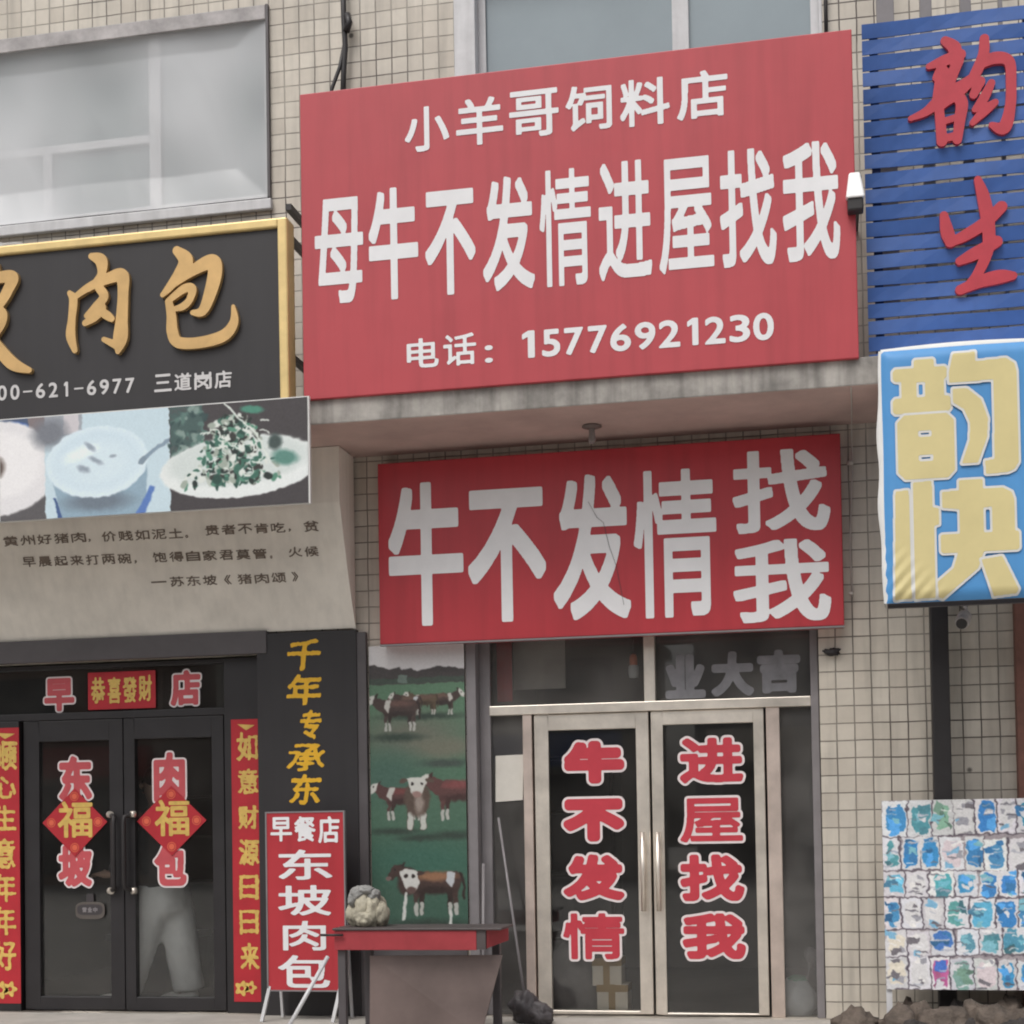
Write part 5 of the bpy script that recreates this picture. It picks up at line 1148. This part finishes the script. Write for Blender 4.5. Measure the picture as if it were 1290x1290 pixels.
tag(mb.build('cloth_roll', mat('grey_rag', S(160, 158, 154, 1.15), .8, .2, 7, .006)), 'grey rolled cloth lying on top of the gold framed sign at the picture edge', 'cloth')

# ------------------------------------------------------------------ person behind the right black door
def skin(name, joints, edges, material, parent, sub=2):
    me = bpy.data.meshes.new(name); me.from_pydata([j[0] for j in joints], edges, []); o = bpy.data.objects.new(name, me); COL.objects.link(o)
    sk = o.modifiers.new('skin', 'SKIN'); lay = me.skin_vertices[0].data if me.skin_vertices else None
    if lay is None:
        bm = bmesh.new(); bm.from_mesh(me); bm.verts.layers.skin.verify(); bm.to_mesh(me); bm.free(); lay = me.skin_vertices[0].data
    for i, j in enumerate(joints): lay[i].radius = (j[1], j[2] if len(j) > 2 else j[1]); lay[i].use_root = (i == 0)
    ss = o.modifiers.new('sub', 'SUBSURF'); ss.levels = sub; ss.render_levels = sub
    dg = bpy.context.evaluated_depsgraph_get(); dg.update(); m2 = bpy.data.meshes.new_from_object(o.evaluated_get(dg)); bpy.data.objects.remove(o)
    m2.materials.clear(); m2.materials.append(material)
    for p_ in m2.polygons: p_.use_smooth = True
    o = bpy.data.objects.new(name, m2); COL.objects.link(o); attach(o, parent); return o
yp = .4
px0 = W(205, 1130, yp); hz = px0.z
t = thing('person', 'person in pale grey trousers and dark top striding behind the right black door', 'person', (px0.x, yp, ZP))
m_skin = mat('skin', (.42, .27, .2), .5, .05, 8); m_tr = mat('grey_trousers', S(225, 225, 226, 1.3), .8, .1, 6, .004); m_jk = mat('dark_jacket', (.03, .03, .034), .8, .1, 6); m_sh = mat('white_shoe', S(214, 212, 210, 1.3), .5, .05, 6)
X = px0.x; zf = ZP
hipz = zf+.88; foot1 = W(150, 1262, yp-.1); f1 = (foot1.x, yp-.08, zf+.08); f2 = (W(228, 1250, yp).x, yp+.1, zf+.1)
def v(*a): return tuple(a)
sh = zf+1.38
J = [(v(X, yp, hipz), .13, .11), (v(X-.01, yp, zf+1.12), .125, .1), (v(X-.03, yp, sh), .13, .1), (v(X-.035, yp, sh+.1), .05, .05), (v(X-.05, yp-.01, sh+.17), .07, .08), (v(X-.055, yp-.01, sh+.27), .08, .095), (v(X-.05, yp, sh+.33), .05, .06),
     (v(X-.03, yp-.17, sh-.02), .06, .06), (v(X-.14, yp-.2, sh-.26), .045, .045), (v(X-.3, yp-.22, sh-.4), .033, .033),
     (v(X-.03, yp+.17, sh-.02), .06, .06), (v(X-.1, yp+.2, sh-.28), .045, .045), (v(X-.26, yp+.17, sh-.42), .033, .033),
     (v(X-.01, yp-.09, hipz-.06), .09, .09), (v((X+f1[0])/2-.03, yp-.09, zf+.47), .062, .062), (v(f1[0]+.03, f1[1], zf+.09), .042, .042), (v(f1[0]-.13, f1[1], zf+.035), .03, .035),
     (v(X+.01, yp+.09, hipz-.06), .09, .09), (v(X+.05, yp+.1, zf+.46), .062, .062), (v(f2[0], f2[1], f2[2]), .042, .042), (v(f2[0]-.14, f2[1], zf+.035), .03, .035)]
E_ = [(0, 1), (1, 2), (2, 3), (3, 4), (4, 5), (5, 6), (2, 7), (7, 8), (8, 9), (2, 10), (10, 11), (11, 12), (0, 13), (13, 14), (14, 15), (15, 16), (0, 17), (17, 18), (18, 19), (19, 20)]
# hands: palm then five fingers each
for wi, sy in ((9, -1), (12, 1)):
    w0 = Vector(J[wi][0]); palm = w0+Vector((-.075, 0, .0)); J.append((tuple(palm), .03, .018)); pi = len(J)-1; E_.append((wi, pi))
    for fi, (dy, ln) in enumerate(((-.027, .065), (-.009, .078), (.009, .073), (.026, .055))):
        a = palm+Vector((-.02-ln*.5, dy, .004)); b_ = a+Vector((-ln*.4, 0, -.025)); J.append((tuple(a), .009)); J.append((tuple(b_), .008)); E_ += [(pi, len(J)-2), (len(J)-2, len(J)-1)]
    a = w0+Vector((-.05, -sy*.03, .02)); b_ = a+Vector((-.03, -sy*.012, .012)); J.append((tuple(a), .011)); J.append((tuple(b_), .009)); E_ += [(pi, len(J)-2), (len(J)-2, len(J)-1)]
skin('body', J, E_, m_skin, t)
def cloth(name, mb, material, vox=.022):
    o = mb.build(name, material); r_ = o.modifiers.new('remesh', 'REMESH'); r_.mode = 'VOXEL'; r_.voxel_size = vox
    sm = o.modifiers.new('smooth', 'SMOOTH'); sm.iterations = 6; sm.factor = .5
    dg = bpy.context.evaluated_depsgraph_get(); dg.update(); m2 = bpy.data.meshes.new_from_object(o.evaluated_get(dg)); bpy.data.objects.remove(o)
    for v_ in m2.vertices:      # folds
        k_ = .012*mnoise.noise(Vector((v_.co.x*9, v_.co.y*9, v_.co.z*3.5)))+.006*mnoise.noise(Vector((v_.co.x*20+v_.co.z*12, v_.co.y*20, v_.co.z*5))); v_.co += Vector(v_.normal)*k_
    for p_ in m2.polygons: p_.use_smooth = True
    m2.materials.clear(); m2.materials.append(material); o = bpy.data.objects.new(name, m2); COL.objects.link(o); attach(o, t); return o
mb = MB(); L_ = (f1[0]+.05, f1[1], zf+.09); R_ = (f2[0]+.02, f2[1], zf+.1)
mb.tube([(X, yp, hipz+.1), (X, yp, hipz), (X, yp, hipz-.16), (X, yp, hipz-.24)], [.155, .175, .18, .12], 20)
mb.tube([(X-.04, yp-.07, hipz-.02), (X-.07, yp-.08, hipz-.2), ((X+L_[0])/2-.01, yp-.08, zf+.46), L_], [.12, .135, .12, .1], 18); mb.tube([(X+.04, yp+.07, hipz-.02), (X+.06, yp+.08, hipz-.2), (X+.1, yp+.09, zf+.46), R_], [.12, .135, .125, .11], 18)
cloth('trousers', mb, m_tr)
mb = MB(); mb.tube([(X+.0, yp, hipz-.0), (X, yp, hipz+.1), (X-.01, yp, zf+1.15), (X-.03, yp, sh-.02), (X-.035, yp, sh+.07), (X-.04, yp, sh+.1)], [.185, .19, .185, .19, .12, .07], 22)
mb.tube([(X-.03, yp-.15, sh-.04), (X-.14, yp-.2, sh-.26), (X-.29, yp-.22, sh-.39)], [.085, .07, .055], 14); mb.tube([(X-.03, yp+.15, sh-.04), (X-.1, yp+.2, sh-.28), (X-.25, yp+.17, sh-.41)], [.085, .07, .055], 14)
cloth('jacket', mb, m_jk)
for fx, fyv in ((f1[0], f1[1]), (f2[0], f2[1])): mb = MB(); mb.blob((fx-.06, fyv, zf+.05), (.15, .055, .05), 61, .08, 1.2, 3); mb.blob((fx+.02, fyv, zf+.075), (.07, .052, .065), 62, .08, 1.2, 3); mb.build('shoe', m_sh, t)
mb = MB(); hc = Vector((X-.055, yp-.01, sh+.27)); mb.blob(hc+Vector((.02, 0, .035)), (.095, .09, .095), 63, .08, 2, 3); mb.build('hair', m_rubber, t)
mb = MB(); mb.blob(hc+Vector((-.1, 0, -.025)), (.018, .012, .022), 64, .05, 1, 2); mb.build('nose', m_skin, t)
for s_ in (-1, 1): mb = MB(); mb.blob(hc+Vector((-.078, s_*.034, .005)), (.012, .014, .009), 65, 0, 1, 2); mb.build('eye', m_rubber, t)
mb = MB(); mb.blob(hc+Vector((-.075, 0, -.075)), (.014, .026, .007), 66, 0, 1, 2); mb.build('mouth', mat('lip', (.3, .12, .1), .5), t)

# ------------------------------------------------------------------ unseen houses added across the street for glass and steel to reflect
m_og = mat('opposite_glass', (.05, .055, .06), .1, .1, 2); k = 0
for x0, wd, ht, col, lb in ((-30, 13, 8.5, (.30, .20, .16), 'unseen brown two storey house added for reflections, tall and narrow windowed'), (-15.5, 11, 6.2, (.46, .43, .38), 'unseen low cream shop house with a flat roof, added for reflections'), (-3.0, 9, 9.4, (.24, .25, .26), 'unseen tall grey house beside a gap, added for reflections'), (8.5, 12, 6.8, (.42, .30, .24), 'unseen reddish two storey shop house added for reflections'), (22, 12, 8.2, (.40, .40, .38), 'unseen pale grey house at the far end, added for reflections')):
    t = thing('reflection_house', lb, 'building', (x0+wd/2, -27, -.06), 'unseen houses added for reflections')
    mb = MB(); mb.box(x0, x0+wd, -35, -27, -.06, ht); mb.build('wall', mat('opposite_wall_%d' % k, col, .85, .25, .8, streak=.2), t); k += 1
    mb = MB(); mb.box(x0-.2, x0+wd+.2, -35.2, -26.7, ht+.002, ht+.25); mb.build('roof', m_conc, t)
    nw = int(wd/2.6)
    for i in range(nw):
        xw = x0+wd*(i+.5)/nw
        for zf_ in (0, 1):
            z0_, z1_ = (.2, 2.6) if zf_ == 0 else (3.9, 5.5)
            if z1_ > ht-.4: continue
            mb = MB(); mb.box(xw-.85, xw+.85, -26.999, -26.95, z0_, z1_); mb.build('window', m_og, t)
    mb = MB(); mb.box(x0+.3, x0+wd-.3, -26.999, -26.6, 2.8, 3.6); mb.build('sign_board', mat('opposite_sign_%d' % k, [(.4, .08, .07), (.1, .16, .35), (.5, .45, .38), (.45, .1, .08), (.12, .3, .2)][k-1], .5), t)
